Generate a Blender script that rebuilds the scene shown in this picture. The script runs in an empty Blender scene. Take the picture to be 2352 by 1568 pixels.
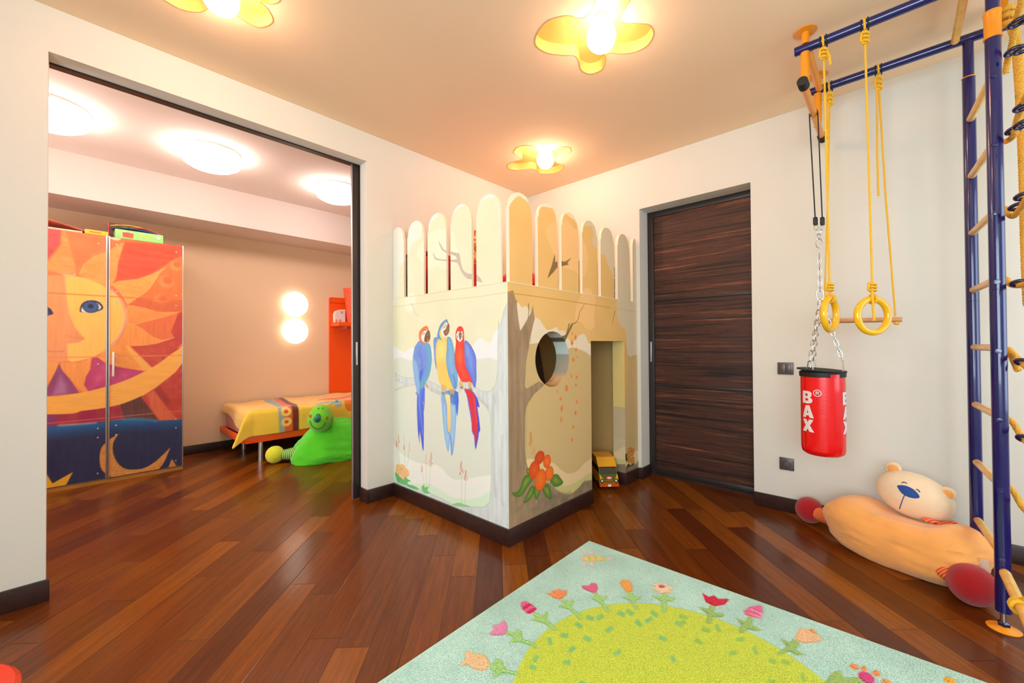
import bpy, bmesh, math, random
import numpy as np
from mathutils import Vector, Matrix
random.seed(7); rng = np.random.default_rng(7)
C = bpy.context.scene.collection
# ------------------------------------------------------------------ camera
FPX, YAW, PITCH, ROLL, CH = 950.3183, 0.7466, 0.0105, -0.0065, 1.12
Fv = np.array([math.cos(YAW)*math.cos(PITCH), math.sin(YAW)*math.cos(PITCH), math.sin(PITCH)])
Rv = np.array([math.sin(YAW), -math.cos(YAW), 0.]); Uv = np.cross(Rv, Fv)
R2 = Rv*math.cos(ROLL)+Uv*math.sin(ROLL); U2 = -Rv*math.sin(ROLL)+Uv*math.cos(ROLL)
cd = bpy.data.cameras.new('camera'); cam = bpy.data.objects.new('camera', cd); C.objects.link(cam)
cd.sensor_width = 36; cd.sensor_fit = 'HORIZONTAL'; cd.lens = FPX*36/2352; cd.clip_start = .02; cd.clip_end = 60
M = Matrix(((R2[0], U2[0], -Fv[0], 0), (R2[1], U2[1], -Fv[1], 0), (R2[2], U2[2], -Fv[2], CH), (0, 0, 0, 1)))
cam.matrix_world = M
bpy.context.scene.camera = cam
# ------------------------------------------------------------------ light and exposure
vs = bpy.context.scene.view_settings
vs.view_transform = 'Standard'; vs.look = 'None'; vs.gamma = 1; vs.exposure = 0.17; vs.use_curve_mapping = False
bpy.context.scene.display_settings.display_device = 'sRGB'
W = bpy.data.worlds.new('world'); bpy.context.scene.world = W; W.use_nodes = True
W.node_tree.nodes['Background'].inputs[0].default_value = (.62, .80, 1, 1)
W.node_tree.nodes['Background'].inputs[1].default_value = 2.0
def area(name, loc, rot, sx, sy, energy, col):
    l = bpy.data.lights.new(name, 'AREA'); l.shape = 'RECTANGLE'; l.size = sx; l.size_y = sy; l.energy = energy; l.color = col
    o = bpy.data.objects.new(name, l); C.objects.link(o); o.location = loc; o.rotation_euler = rot; o['kind'] = 'structure'
    return o
DAY = (.78, .93, 1)
area('daylight_and_fill', (-1.58, -.45, 1.45), (0, math.radians(-90), 0), 1.5, 2.3, 88, DAY)      # window in the wall behind the camera, left
area('daylight_and_fill', (2.45, -1.72, 1.45), (math.radians(90), 0, math.radians(0)), 1.2, 1.5, 14, DAY)  # window behind the camera
area('daylight_and_fill', (-2.24, 4.0, 1.6), (0, math.radians(-90), 0), 1.2, 1.5, 34, (1, .93, .86))      # added fill for bedroom ceiling and beam, at an unseen window
LAMP = 56; BED = 17; SCONCE = 3.2
# ------------------------------------------------------------------ helpers
def P(px, py, ax, val):
    """the point where the sight line of a pixel meets the plane ax = val"""
    d = Fv+R2*(px-1176)/FPX-U2*(py-784)/FPX; o = np.array([0, 0, CH]); i = 'xyz'.index(ax)
    return o+d*(val-o[i])/d[i]
def s2l(c):
    c = np.asarray(c, float)
    return np.where(c <= .04045, c/12.92, ((c+.055)/1.055)**2.4)
def rgb(r, g, b): return tuple(float(v) for v in s2l(np.array([r, g, b])/255.))+(1,)
def mat(name, col=None, rough=.6, metal=0, coat=0, bump=0, bscale=200, var=0, vscale=6, attr=None, sheen=0, emit=None, es=1, trans=0, spec=.5, sss=0, bdist=.002, coat_rough=.05):
    m = bpy.data.materials.new(name); m.use_nodes = True; nt = m.node_tree; b = nt.nodes['Principled BSDF']
    b.inputs['Roughness'].default_value = rough; b.inputs['Metallic'].default_value = metal
    b.inputs['Coat Weight'].default_value = coat; b.inputs['Coat Roughness'].default_value = coat_rough
    b.inputs['Specular IOR Level'].default_value = spec
    if sheen: b.inputs['Sheen Weight'].default_value = sheen; b.inputs['Sheen Roughness'].default_value = .5
    if sss: b.inputs['Subsurface Weight'].default_value = sss; b.inputs['Subsurface Scale'].default_value = .01
    if trans: b.inputs['Transmission Weight'].default_value = trans
    tc = nt.nodes.new('ShaderNodeTexCoord')
    src = None
    if attr:
        a = nt.nodes.new('ShaderNodeAttribute'); a.attribute_name = attr; src = a.outputs['Color']
    elif col is not None:
        b.inputs['Base Color'].default_value = col
    if var:
        n = nt.nodes.new('ShaderNodeTexNoise'); n.inputs['Scale'].default_value = vscale; n.inputs['Detail'].default_value = 4
        nt.links.new(tc.outputs['Object'], n.inputs['Vector'])
        mr = nt.nodes.new('ShaderNodeMapRange'); mr.inputs[1].default_value = .3; mr.inputs[2].default_value = .7
        mr.inputs[3].default_value = 1-var; mr.inputs[4].default_value = 1+var
        nt.links.new(n.outputs['Fac'], mr.inputs[0])
        mx = nt.nodes.new('ShaderNodeVectorMath'); mx.operation = 'SCALE'
        if src: nt.links.new(src, mx.inputs[0])
        else: mx.inputs[0].default_value = col[:3]
        nt.links.new(mr.outputs[0], mx.inputs['Scale']); src = mx.outputs[0]
    if src: nt.links.new(src, b.inputs['Base Color'])
    if bump:
        n = nt.nodes.new('ShaderNodeTexNoise'); n.inputs['Scale'].default_value = bscale; n.inputs['Detail'].default_value = 3
        nt.links.new(tc.outputs['Object'], n.inputs['Vector'])
        bp = nt.nodes.new('ShaderNodeBump'); bp.inputs['Strength'].default_value = bump; bp.inputs['Distance'].default_value = bdist
        nt.links.new(n.outputs['Fac'], bp.inputs['Height']); nt.links.new(bp.outputs[0], b.inputs['Normal'])
    if emit:
        b.inputs['Emission Color'].default_value = emit; b.inputs['Emission Strength'].default_value = es
    return m
WM = {}      # where each parent stands
class MB:
    """collects geometry for ONE mesh object"""
    def __init__(s): s.v = []; s.f = []; s.m = []; s.c = []
    def add(s, v, f, mi=0):
        o = len(s.v); s.v += [tuple(float(q) for q in p) for p in v]; s.f += [tuple(i+o for i in q) for q in f]; s.m += [mi]*len(f); return s
    def box(s, a, b, mi=0, bev=0):
        x0, y0, z0 = a; x1, y1, z1 = b
        x0, x1 = min(x0, x1), max(x0, x1); y0, y1 = min(y0, y1), max(y0, y1); z0, z1 = min(z0, z1), max(z0, z1)
        if bev:
            bm = bmesh.new(); bmesh.ops.create_cube(bm, size=1)
            for v in bm.verts: v.co = ((x0+x1)/2+v.co.x*(x1-x0), (y0+y1)/2+v.co.y*(y1-y0), (z0+z1)/2+v.co.z*(z1-z0))
            bmesh.ops.bevel(bm, geom=list(bm.edges), offset=bev, segments=2, affect='EDGES', profile=.5)
            bm.verts.ensure_lookup_table()
            s.add([v.co[:] for v in bm.verts], [[v.index for v in f.verts] for f in bm.faces], mi); bm.free(); return s
        v = [(x0, y0, z0), (x1, y0, z0), (x1, y1, z0), (x0, y1, z0), (x0, y0, z1), (x1, y0, z1), (x1, y1, z1), (x0, y1, z1)]
        return s.add(v, [(0, 3, 2, 1), (4, 5, 6, 7), (0, 1, 5, 4), (1, 2, 6, 5), (2, 3, 7, 6), (3, 0, 4, 7)], mi)
    def tube(s, pts, r, n=12, mi=0, closed=False, cap=True, flat=None):
        pts = [Vector(p) for p in pts]; N = len(pts); rs = r if hasattr(r, '__len__') else [r]*N
        up = None; vs_ = []; fs = []
        for i, p in enumerate(pts):
            t = (pts[(i+1) % N]-pts[i-1]) if closed else (pts[min(i+1, N-1)]-pts[max(i-1, 0)])
            t.normalize()
            if up is None:
                up = Vector((0, 0, 1)) if abs(t.z) < .9 else Vector((1, 0, 0))
            a = up-t*up.dot(t); a.normalize(); up = a; b = t.cross(a)
            for k in range(n):
                w = 2*math.pi*k/n; fl = flat or 1
                vs_.append(p+(a*math.cos(w)+b*math.sin(w)*fl)*rs[i])
        for i in range(N if closed else N-1):
            for k in range(n):
                j = (i+1) % N
                fs.append((i*n+k, i*n+(k+1) % n, j*n+(k+1) % n, j*n+k))
        if cap and not closed: fs.append(tuple(range(n))[::-1]); fs.append(tuple((N-1)*n+k for k in range(n)))
        return s.add(vs_, fs, mi)
    def rope(s, pts, r, pitch=.03, strands=3, n=6, mi=0):
        pts = [Vector(p) for p in pts]; d = [0]
        for i in range(1, len(pts)): d.append(d[-1]+(pts[i]-pts[i-1]).length)
        L = d[-1]; K = max(4, int(L/pitch*8))
        samp = []; j = 0
        for k in range(K+1):
            q = L*k/K
            while j < len(pts)-2 and d[j+1] < q: j += 1
            u = (q-d[j])/max(1e-9, d[j+1]-d[j]); samp.append((pts[j].lerp(pts[j+1], u), q))
        up = None; fr = []
        for k, (p, q) in enumerate(samp):
            t = samp[min(k+1, K)][0]-samp[max(k-1, 0)][0]; t.normalize()
            if up is None: up = Vector((0, 0, 1)) if abs(t.z) < .9 else Vector((1, 0, 0))
            a = up-t*up.dot(t); a.normalize(); up = a; fr.append((p, a, t.cross(a), q))
        for g in range(strands):
            s.tube([p+(a*math.cos(2*math.pi*(q/pitch+g/strands))+b*math.sin(2*math.pi*(q/pitch+g/strands)))*r*.48 for p, a, b, q in fr], r*.56, n, mi)
        return s
    def lathe(s, prof, n=32, loc=(0, 0, 0), mat3=None, mi=0):
        vs_ = []; fs = []
        for (r, z) in prof:
            for k in range(n):
                w = 2*math.pi*k/n; p = Vector((r*math.cos(w), r*math.sin(w), z))
                if mat3: p = mat3 @ p
                vs_.append(p+Vector(loc))
        for i in range(len(prof)-1):
            for k in range(n): fs.append((i*n+k, i*n+(k+1) % n, (i+1)*n+(k+1) % n, (i+1)*n+k))
        if prof[0][0] > 1e-6: fs.append(tuple(range(n))[::-1])
        if prof[-1][0] > 1e-6: fs.append(tuple((len(prof)-1)*n+k for k in range(n)))
        return s.add(vs_, fs, mi)
    def torus(s, c, R, r, rot=None, N=40, n=12, mi=0, sx=1, sy=1):
        rot = rot or Matrix.Identity(3); c = Vector(c)
        return s.tube([c+rot @ Vector((R*sx*math.cos(2*math.pi*k/N), R*sy*math.sin(2*math.pi*k/N), 0)) for k in range(N)], r, n, mi, closed=True)
    def link(s, c, t, side, L=.03, w=.016, r=.0022, mi=0):
        """one chain link, long axis t, opened towards side"""
        c = Vector(c); t = Vector(t).normalized(); side = Vector(side); side = (side-t*side.dot(t)).normalized()
        pts = []
        for k in range(16):
            a = 2*math.pi*k/16; ca, sa = math.cos(a), math.sin(a)
            pts.append(c+t*((L-w)/2*(1 if ca > 0 else -1)+w/2*ca)+side*w/2*sa)
        return s.tube(pts, r, 6, mi, closed=True)
    def ball(s, c, r, sub=3, mi=0, fn=None, rot=None):
        bm = bmesh.new(); bmesh.ops.create_icosphere(bm, subdivisions=sub, radius=1); c = Vector(c)
        r = Vector(r) if hasattr(r, '__len__') else Vector((r, r, r)); vs_ = []
        for v in bm.verts:
            p = Vector((v.co.x*r.x, v.co.y*r.y, v.co.z*r.z))
            if fn: p = fn(p, v.co)
            if rot: p = rot @ p
            vs_.append(p+c)
        s.add(vs_, [[v.index for v in f.verts] for f in bm.faces], mi); bm.free(); return s
    def prism(s, poly, fn0, fn1, mi=0):
        """poly in 2D; fn0/fn1 map (u,v) to the two faces"""
        n = len(poly); v = [fn0(*p) for p in poly]+[fn1(*p) for p in poly]
        f = [tuple(range(n)), tuple(range(2*n-1, n-1, -1))]+[(i, (i+1) % n, n+(i+1) % n, n+i)[::-1] for i in range(n)]
        return s.add(v, f, mi)
    def build(s, name, mats, parent=None, smooth=True, origin=None, ang=35):
        me = bpy.data.meshes.new(name)
        par = WM[parent.name].inverted() if parent is not None else None
        org = Vector(origin) if origin is not None else Vector((0, 0, 0))
        v = [Vector(p)-org for p in s.v]
        if parent is not None and origin is None:
            v = [par @ Vector(p) for p in s.v]
        me.from_pydata([tuple(p) for p in v], [], s.f); me.update()
        for m in (mats if isinstance(mats, (list, tuple)) else [mats]): me.materials.append(m)
        me.polygons.foreach_set('material_index', s.m)
        bm = bmesh.new(); bm.from_mesh(me); bmesh.ops.recalc_face_normals(bm, faces=bm.faces); bm.to_mesh(me); bm.free()
        o = bpy.data.objects.new(name, me); C.objects.link(o)
        if smooth:
            me.polygons.foreach_set('use_smooth', [True]*len(me.polygons))
            if hasattr(me, 'set_sharp_from_angle'): me.set_sharp_from_angle(angle=math.radians(ang))
        if parent is not None: o.parent = parent; WM[o.name] = WM[parent.name]
        else: o.location = org; WM[o.name] = Matrix.Translation(org)
        return o
def tag(o, label=None, cat=None, group=None, kind=None):
    for k, v in (('label', label), ('category', cat), ('group', group), ('kind', kind)):
        if v: o[k] = v
    return o
def empty(name, loc, label, cat, group=None, rz=0):
    o = bpy.data.objects.new(name, None); C.objects.link(o); o.location = loc; o.rotation_euler = (0, 0, rz); o.empty_display_size = .05
    WM[o.name] = Matrix.Translation(loc) @ Matrix.Rotation(rz, 4, 'Z')
    return tag(o, label, cat, group)
def copy_tree(o, parent=None):
    c = o.copy(); C.objects.link(c); c.parent = parent
    for ch in [q for q in bpy.data.objects if q.parent == o]: copy_tree(ch, c)
    return c
def smooth_pts(pts, k=6, closed=True):
    pts = np.array(pts, float); n = len(pts); out = []
    for i in range(n if closed else n-1):
        if closed: p0, p1, p2, p3 = pts[i-1], pts[i], pts[(i+1) % n], pts[(i+2) % n]
        else: p0, p1, p2, p3 = pts[max(i-1, 0)], pts[i], pts[i+1], pts[min(i+2, n-1)]
        for j in range(k):
            t = j/k; out.append(.5*((2*p1)+(-p0+p2)*t+(2*p0-5*p1+4*p2-p3)*t*t+(-p0+3*p1-3*p2+p3)*t**3))
    if not closed: out.append(pts[-1])
    return np.array(out)
# ------------------------------------------------------------------ paint canvas (brushwork of murals, rug, blanket)
def vnoise(ny, nx, cy, cx, seed):
    r = np.random.default_rng(seed); gy, gx = int(ny/cy)+3, int(nx/cx)+3; g = r.random((gy, gx))
    y = np.arange(ny)/cy; x = np.arange(nx)/cx; yi = y.astype(int); xi = x.astype(int); fy = (y-yi)[:, None]; fx = (x-xi)[None]
    fy = fy*fy*(3-2*fy); fx = fx*fx*(3-2*fx)
    a = g[yi][:, xi]; b = g[yi][:, xi+1]; c = g[yi+1][:, xi]; d = g[yi+1][:, xi+1]
    return (a*(1-fx)+b*fx)*(1-fy)+(c*(1-fx)+d*fx)*fy
class Canvas:
    def __init__(s, u0, u1, v0, v1, res, col):
        s.u0, s.v0, s.res = u0, v0, res; s.nx = int((u1-u0)/res)+2; s.ny = int((v1-v0)/res)+2
        s.a = np.empty((s.ny, s.nx, 3)); s.a[:] = np.array(col, float); s.h = np.zeros((s.ny, s.nx)); s.sd = 1
    def mask(s, pts, soft=1.0):
        q = (np.array(pts, float)-[s.u0, s.v0])/s.res; pad = int(soft)+2
        x0, y0 = np.maximum(np.floor(q.min(0)).astype(int)-pad, 0); x1 = min(int(q[:, 0].max())+pad+1, s.nx); y1 = min(int(q[:, 1].max())+pad+1, s.ny)
        if x1 <= x0 or y1 <= y0: return None
        X, Y = np.meshgrid(np.arange(x0, x1), np.arange(y0, y1)); X = X.astype(np.float32); Y = Y.astype(np.float32)
        ins = np.zeros(X.shape, bool); d2 = np.full(X.shape, 1e9, np.float32); n = len(q)
        for i in range(n):
            (ax, ay), (bx, by) = q[i], q[(i+1) % n]
            if ay != by:
                c = ((ay > Y) != (by > Y)) & (X < (bx-ax)*(Y-ay)/(by-ay)+ax); ins ^= c
            L = (bx-ax)**2+(by-ay)**2
            if L < 1e-12: continue
            t = np.clip(((X-ax)*(bx-ax)+(Y-ay)*(by-ay))/L, 0, 1)
            d2 = np.minimum(d2, (X-ax-t*(bx-ax))**2+(Y-ay-t*(by-ay))**2)
        d = np.sqrt(d2)*np.where(ins, 1, -1)
        return (slice(y0, y1), slice(x0, x1)), np.clip(.5+d/soft*.5, 0, 1), d, X, Y
    def poly(s, pts, col, soft=1.0, alpha=1.0, sm=0, col2=None, streak=0, sc=(40, 4), edge=None, h=None, grad=None):
        """col2: tone the paint runs to (grad 'v' down the shape, 'u' across, 'c' to its middle); streak: brush-hair contrast; edge: outline tone"""
        if sm: pts = smooth_pts(pts, sm)
        r = s.mask(pts, soft)
        if r is None: return
        sl, m, d, X, Y = r; c = np.empty(m.shape+(3,)); c[:] = np.array(col, float)
        if col2 is not None:
            if grad == 'c': t = np.clip(d/max(1, d.max()), 0, 1)
            elif grad == 'u': t = (X-X.min())/max(1, X.max()-X.min())
            else: t = (Y-Y.min())/max(1, Y.max()-Y.min())
            c += (np.array(col2, float)-c)*t[..., None]
        if streak:
            s.sd += 1; nz = vnoise(m.shape[0], m.shape[1], sc[0], sc[1], s.sd)*.6+vnoise(m.shape[0], m.shape[1], sc[0]*.5, max(1.2, sc[1]*.4), s.sd+99)*.4
            c = c+((nz-.5)*2*streak)[..., None]
        if edge is not None: t = np.clip(1-d/2.2, 0, 1)*(d > -1); c = c+(np.array(edge, float)-c)*(t*.75)[..., None]
        m = (m*alpha)[..., None]; s.a[sl] = s.a[sl]*(1-m)+c*m
        if h is not None: s.h[sl] = np.where(m[..., 0] > .5, h, s.h[sl])
    def line(s, pts, w, col, alpha=1, soft=1.0, w2=None, sm=4):
        pts = smooth_pts(pts, sm, False) if sm and len(pts) > 2 else np.array(pts, float); n = len(pts); w2 = w if w2 is None else w2
        L = []; R = []
        for i in range(n):
            t = pts[min(i+1, n-1)]-pts[max(i-1, 0)]; t = t/max(1e-9, np.hypot(*t)); nn = np.array([-t[1], t[0]]); ww = (w+(w2-w)*i/(n-1))/2
            L.append(pts[i]+nn*ww); R.append(pts[i]-nn*ww)
        s.poly(L+R[::-1], col, soft, alpha)
    def dot(s, c, ru, rv, col, rot=0, alpha=1, soft=1, n=14, **k):
        a = np.linspace(0, 2*math.pi, n, endpoint=False); cr, sr = math.cos(rot), math.sin(rot)
        s.poly([(c[0]+ru*math.cos(t)*cr-rv*math.sin(t)*sr, c[1]+ru*math.cos(t)*sr+rv*math.sin(t)*cr) for t in a], col, soft, alpha, **k)
    def tone(s, amp, cy, cx): s.sd += 1; s.a += ((vnoise(s.ny, s.nx, cy, cx, s.sd)-.5)*2*amp)[..., None]
    def at(s, u, v, hh=False):
        x = np.clip((np.asarray(u)-s.u0)/s.res, 0, s.nx-1.001); y = np.clip((np.asarray(v)-s.v0)/s.res, 0, s.ny-1.001)
        xi = x.astype(int); yi = y.astype(int); fx = (x-xi)[..., None]; fy = (y-yi)[..., None]; a = s.a
        c = (a[yi, xi]*(1-fx)+a[yi, xi+1]*fx)*(1-fy)+(a[yi+1, xi]*(1-fx)+a[yi+1, xi+1]*fx)*fy
        if hh: return c, s.h[yi, xi]
        return c
def set_col(o, cols):
    me = o.data; a = me.color_attributes.new('Col', 'BYTE_COLOR', 'POINT')
    c = np.ones((len(me.vertices), 4), np.float32); c[:, :3] = s2l(np.clip(cols, 0, 255)/255.); a.data.foreach_set('color', c.ravel())
def grid_obj(name, X, Y, Z, material, parent, cols, keep=None, flip=False):
    """a painted sheet: X,Y,Z are 2D arrays; one mesh with a colour per vertex"""
    ny, nx = X.shape; co = np.stack([X, Y, Z], -1).reshape(-1, 3)
    i = np.arange(ny*nx).reshape(ny, nx); q = np.stack([i[:-1, :-1], i[:-1, 1:], i[1:, 1:], i[1:, :-1]], -1)
    q = q[keep] if keep is not None else q.reshape(-1, 4)
    q = q.reshape(-1, 4)
    if flip: q = q[:, ::-1]
    return raw_obj(name, co, q, material, parent, cols.reshape(-1, 3))
def raw_obj(name, co, q, material, parent, cols, smooth=False):
    me = bpy.data.meshes.new(name); k = q.shape[1]
    me.vertices.add(len(co)); me.vertices.foreach_set('co', np.ascontiguousarray(co, np.float32).ravel())
    me.loops.add(q.size); me.loops.foreach_set('vertex_index', np.ascontiguousarray(q, np.int32).ravel())
    me.polygons.add(len(q)); me.polygons.foreach_set('loop_start', np.arange(0, q.size, k, dtype=np.int32)); me.polygons.foreach_set('loop_total', np.full(len(q), k, np.int32))
    me.update(calc_edges=True); me.materials.append(material)
    if smooth: me.polygons.foreach_set('use_smooth', [True]*len(q))
    o = bpy.data.objects.new(name, me); C.objects.link(o)
    if parent is not None: o.parent = parent; o.matrix_parent_inverse = WM[parent.name].inverted(); WM[o.name] = Matrix.Identity(4)
    set_col(o, cols); return o
# ------------------------------------------------------------------ materials
WALLC = rgb(221, 218, 207)
m_wall = mat('wall plaster', WALLC, .85, bump=.06, bscale=90, var=.012, vscale=2)
m_ceil = mat('ceiling paint', rgb(250, 220, 184), .9, bump=.04, bscale=60)
m_bedwall = mat('bedroom wall paint', rgb(238, 204, 168), .9, bump=.05, bscale=80)
m_base = mat('dark wenge baseboard', rgb(52, 30, 26), .35, var=.25, vscale=30, bump=.1, bscale=120)
m_frame = mat('dark door frame', rgb(44, 36, 36), .4, bump=.08, bscale=200)
m_alu = mat('brushed aluminium', rgb(205, 205, 205), .3, metal=.85)
m_steel = mat('steel', rgb(200, 198, 195), .25, metal=1)
m_white = mat('white lacquer', rgb(232, 230, 225), .4)
m_blue = mat('blue powder coated steel', rgb(8, 16, 92), .22, coat=.6, bump=.03, bscale=300)
m_yel = mat('yellow powder coated steel', rgb(240, 150, 20), .35, coat=.3, bump=.02, bscale=300)
m_rung = mat('varnished light wood rung', rgb(240, 188, 84), .4, coat=.3, var=.12, vscale=25)
m_black = mat('black rubber', rgb(24, 24, 22), .55, bump=.3, bscale=400)
m_strap = mat('black webbing', rgb(26, 32, 28), .7, bump=.5, bscale=600)
m_rope = mat('yellow polypropylene rope', rgb(244, 190, 48), .6, var=.12, vscale=200, bump=.5, bscale=900)
m_rope2 = mat('cream braided rope', rgb(228, 170, 60), .8, var=.2, vscale=150, bump=.8, bscale=500)
m_ring = mat('glossy yellow plastic ring', rgb(245, 186, 22), .22, coat=.5)
m_clip = mat('navy plastic ring', rgb(14, 16, 60), .25, coat=.5)
m_wood = mat('light beech', rgb(214, 150, 104), .45, var=.1, vscale=30)
m_mural = mat('mural paint', None, .75, attr='Col', bump=.05, bscale=150)
m_panel = mat('glossy painted panel', None, .35, attr='Col', coat=.35, coat_rough=.03)
m_cloth = mat('fleece', None, .95, attr='Col', sheen=.3, bump=.6, bscale=260, bdist=.003)
m_pile = mat('wool pile', None, .95, attr='Col', sheen=.2)
m_red = mat('red vinyl', rgb(236, 6, 16), .3, coat=.35, bump=.12, bscale=60, bdist=.004)
m_or = mat('orange lacquer', rgb(250, 88, 14), .35)
def floor_mat():
    m = bpy.data.materials.new('merbau planks'); m.use_nodes = True; nt = m.node_tree; b = nt.nodes['Principled BSDF']; N = nt.nodes.new; Lk = nt.links.new
    tc = N('ShaderNodeTexCoord'); sep = N('ShaderNodeSeparateXYZ'); Lk(tc.outputs['Object'], sep.inputs[0])
    def mth(op, a, b_=None, c=None):
        n = N('ShaderNodeMath'); n.operation = op
        for i, x in enumerate((a, b_, c)):
            if x is None: continue
            if isinstance(x, (int, float)): n.inputs[i].default_value = x
            else: Lk(x, n.inputs[i])
        return n.outputs[0]
    X, Y = sep.outputs[0], sep.outputs[1]; r2 = math.sqrt(.5); PW = .1255
    u = mth('MULTIPLY', mth('ADD', X, Y), r2); v = mth('DIVIDE', mth('SUBTRACT', mth('MULTIPLY', mth('SUBTRACT', X, Y), r2), .1506), PW)
    row = mth('FLOOR', v); fv = mth('FRACT', v)
    wn = N('ShaderNodeTexWhiteNoise'); wn.noise_dimensions = '1D'; Lk(row, wn.inputs['W'])
    PL = 1.15
    uu = mth('ADD', mth('DIVIDE', u, PL), mth('MULTIPLY', wn.outputs['Value'], 7.0)); col = mth('FLOOR', uu); fu = mth('FRACT', uu)
    cmb = N('ShaderNodeCombineXYZ'); Lk(row, cmb.inputs[0]); Lk(col, cmb.inputs[1])
    wn2 = N('ShaderNodeTexWhiteNoise'); wn2.noise_dimensions = '2D'; Lk(cmb.outputs[0], wn2.inputs['Vector'])
    ramp = N('ShaderNodeValToRGB'); Lk(wn2.outputs['Value'], ramp.inputs[0]); e = ramp.color_ramp.elements
    stops = [(0, (82, 34, 5)), (.2, (96, 44, 4)), (.45, (108, 52, 4)), (.7, (120, 61, 5)), (.9, (134, 72, 9)), (1, (86, 36, 6))]
    e[0].position = 0; e[0].color = rgb(*stops[0][1]); e[1].position = 1; e[1].color = rgb(*stops[-1][1])
    for p, c in stops[1:-1]:
        q = e.new(p); q.color = rgb(*c)
    g = N('ShaderNodeCombineXYZ'); Lk(mth('MULTIPLY', u, 1.6), g.inputs[0]); Lk(mth('MULTIPLY', v, 3.2), g.inputs[1]); Lk(mth('MULTIPLY', wn2.outputs['Value'], 50.), g.inputs[2])
    n1 = N('ShaderNodeTexNoise'); n1.inputs['Scale'].default_value = 2.2; n1.inputs['Detail'].default_value = 6; n1.inputs['Roughness'].default_value = .65; Lk(g.outputs[0], n1.inputs['Vector'])
    g2 = N('ShaderNodeCombineXYZ'); Lk(mth('MULTIPLY', u, 18.), g2.inputs[0]); Lk(mth('MULTIPLY', v, 26.), g2.inputs[1])
    n2 = N('ShaderNodeTexNoise'); n2.inputs['Scale'].default_value = 1.6; n2.inputs['Detail'].default_value = 3; Lk(g2.outputs[0], n2.inputs['Vector'])
    f = mth('ADD', mth('MULTIPLY', mth('SUBTRACT', n1.outputs['Fac'], .5), 1.5), mth('MULTIPLY', mth('SUBTRACT', n2.outputs['Fac'], .5), .55))
    f = mth('ADD', f, 1.0)
    dv = mth('MINIMUM', fv, mth('SUBTRACT', 1.0, fv)); du = mth('MULTIPLY', mth('MINIMUM', fu, mth('SUBTRACT', 1.0, fu)), PL/PW)
    seam = mth('MINIMUM', dv, du); sm = mth('MINIMUM', mth('DIVIDE', seam, .017), 1.0)
    f = mth('MULTIPLY', f, mth('ADD', mth('MULTIPLY', sm, .75), .25))
    sc = N('ShaderNodeVectorMath'); sc.operation = 'SCALE'; Lk(ramp.outputs[0], sc.inputs[0]); Lk(f, sc.inputs['Scale']); Lk(sc.outputs[0], b.inputs['Base Color'])
    b.inputs['Roughness'].default_value = .34; b.inputs['Coat Weight'].default_value = .3; b.inputs['Coat Roughness'].default_value = .12; b.inputs['Specular IOR Level'].default_value = .14
    bp = N('ShaderNodeBump'); bp.inputs['Strength'].default_value = .35; bp.inputs['Distance'].default_value = .0012
    Lk(mth('ADD', sm, mth('MULTIPLY', n2.outputs['Fac'], .25)), bp.inputs['Height']); Lk(bp.outputs[0], b.inputs['Normal'])
    Lk(bp.outputs[0], b.inputs['Coat Normal'])
    return m
def ebony_mat():
    m = bpy.data.materials.new('macassar ebony veneer'); m.use_nodes = True; nt = m.node_tree; b = nt.nodes['Principled BSDF']; N = nt.nodes.new; Lk = nt.links.new
    tc = N('ShaderNodeTexCoord'); mp = N('ShaderNodeMapping'); mp.inputs['Scale'].default_value = (1, .42, 24); mp.inputs['Rotation'].default_value = (math.radians(1.5), 0, 0); Lk(tc.outputs['Object'], mp.inputs[0])
    n = N('ShaderNodeTexNoise'); n.inputs['Scale'].default_value = 2.4; n.inputs['Detail'].default_value = 7; n.inputs['Roughness'].default_value = .72; n.inputs['Distortion'].default_value = .25; Lk(mp.outputs[0], n.inputs['Vector'])
    mp2 = N('ShaderNodeMapping'); mp2.inputs['Scale'].default_value = (1, .25, 6); Lk(tc.outputs['Object'], mp2.inputs[0])
    n2 = N('ShaderNodeTexNoise'); n2.inputs['Scale'].default_value = 2; n2.inputs['Detail'].default_value = 3; Lk(mp2.outputs[0], n2.inputs['Vector'])
    ad = N('ShaderNodeMath'); ad.operation = 'MULTIPLY_ADD'; Lk(n2.outputs['Fac'], ad.inputs[0]); ad.inputs[1].default_value = .35; Lk(n.outputs['Fac'], ad.inputs[2])
    r = N('ShaderNodeValToRGB'); Lk(ad.outputs[0], r.inputs[0]); e = r.color_ramp.elements
    e[0].position = .50; e[0].color = rgb(30, 19, 17); e[1].position = .86; e[1].color = rgb(158, 96, 62)
    for p, c in ((.60, (44, 28, 24)), (.68, (84, 50, 38)), (.74, (60, 36, 28)), (.79, (118, 70, 48))):
        q = e.new(p); q.color = rgb(*c)
    Lk(r.outputs[0], b.inputs['Base Color']); b.inputs['Roughness'].default_value = .45; b.inputs['Specular IOR Level'].default_value = .35
    return m
m_floor = floor_mat(); m_ebony = ebony_mat()
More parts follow.
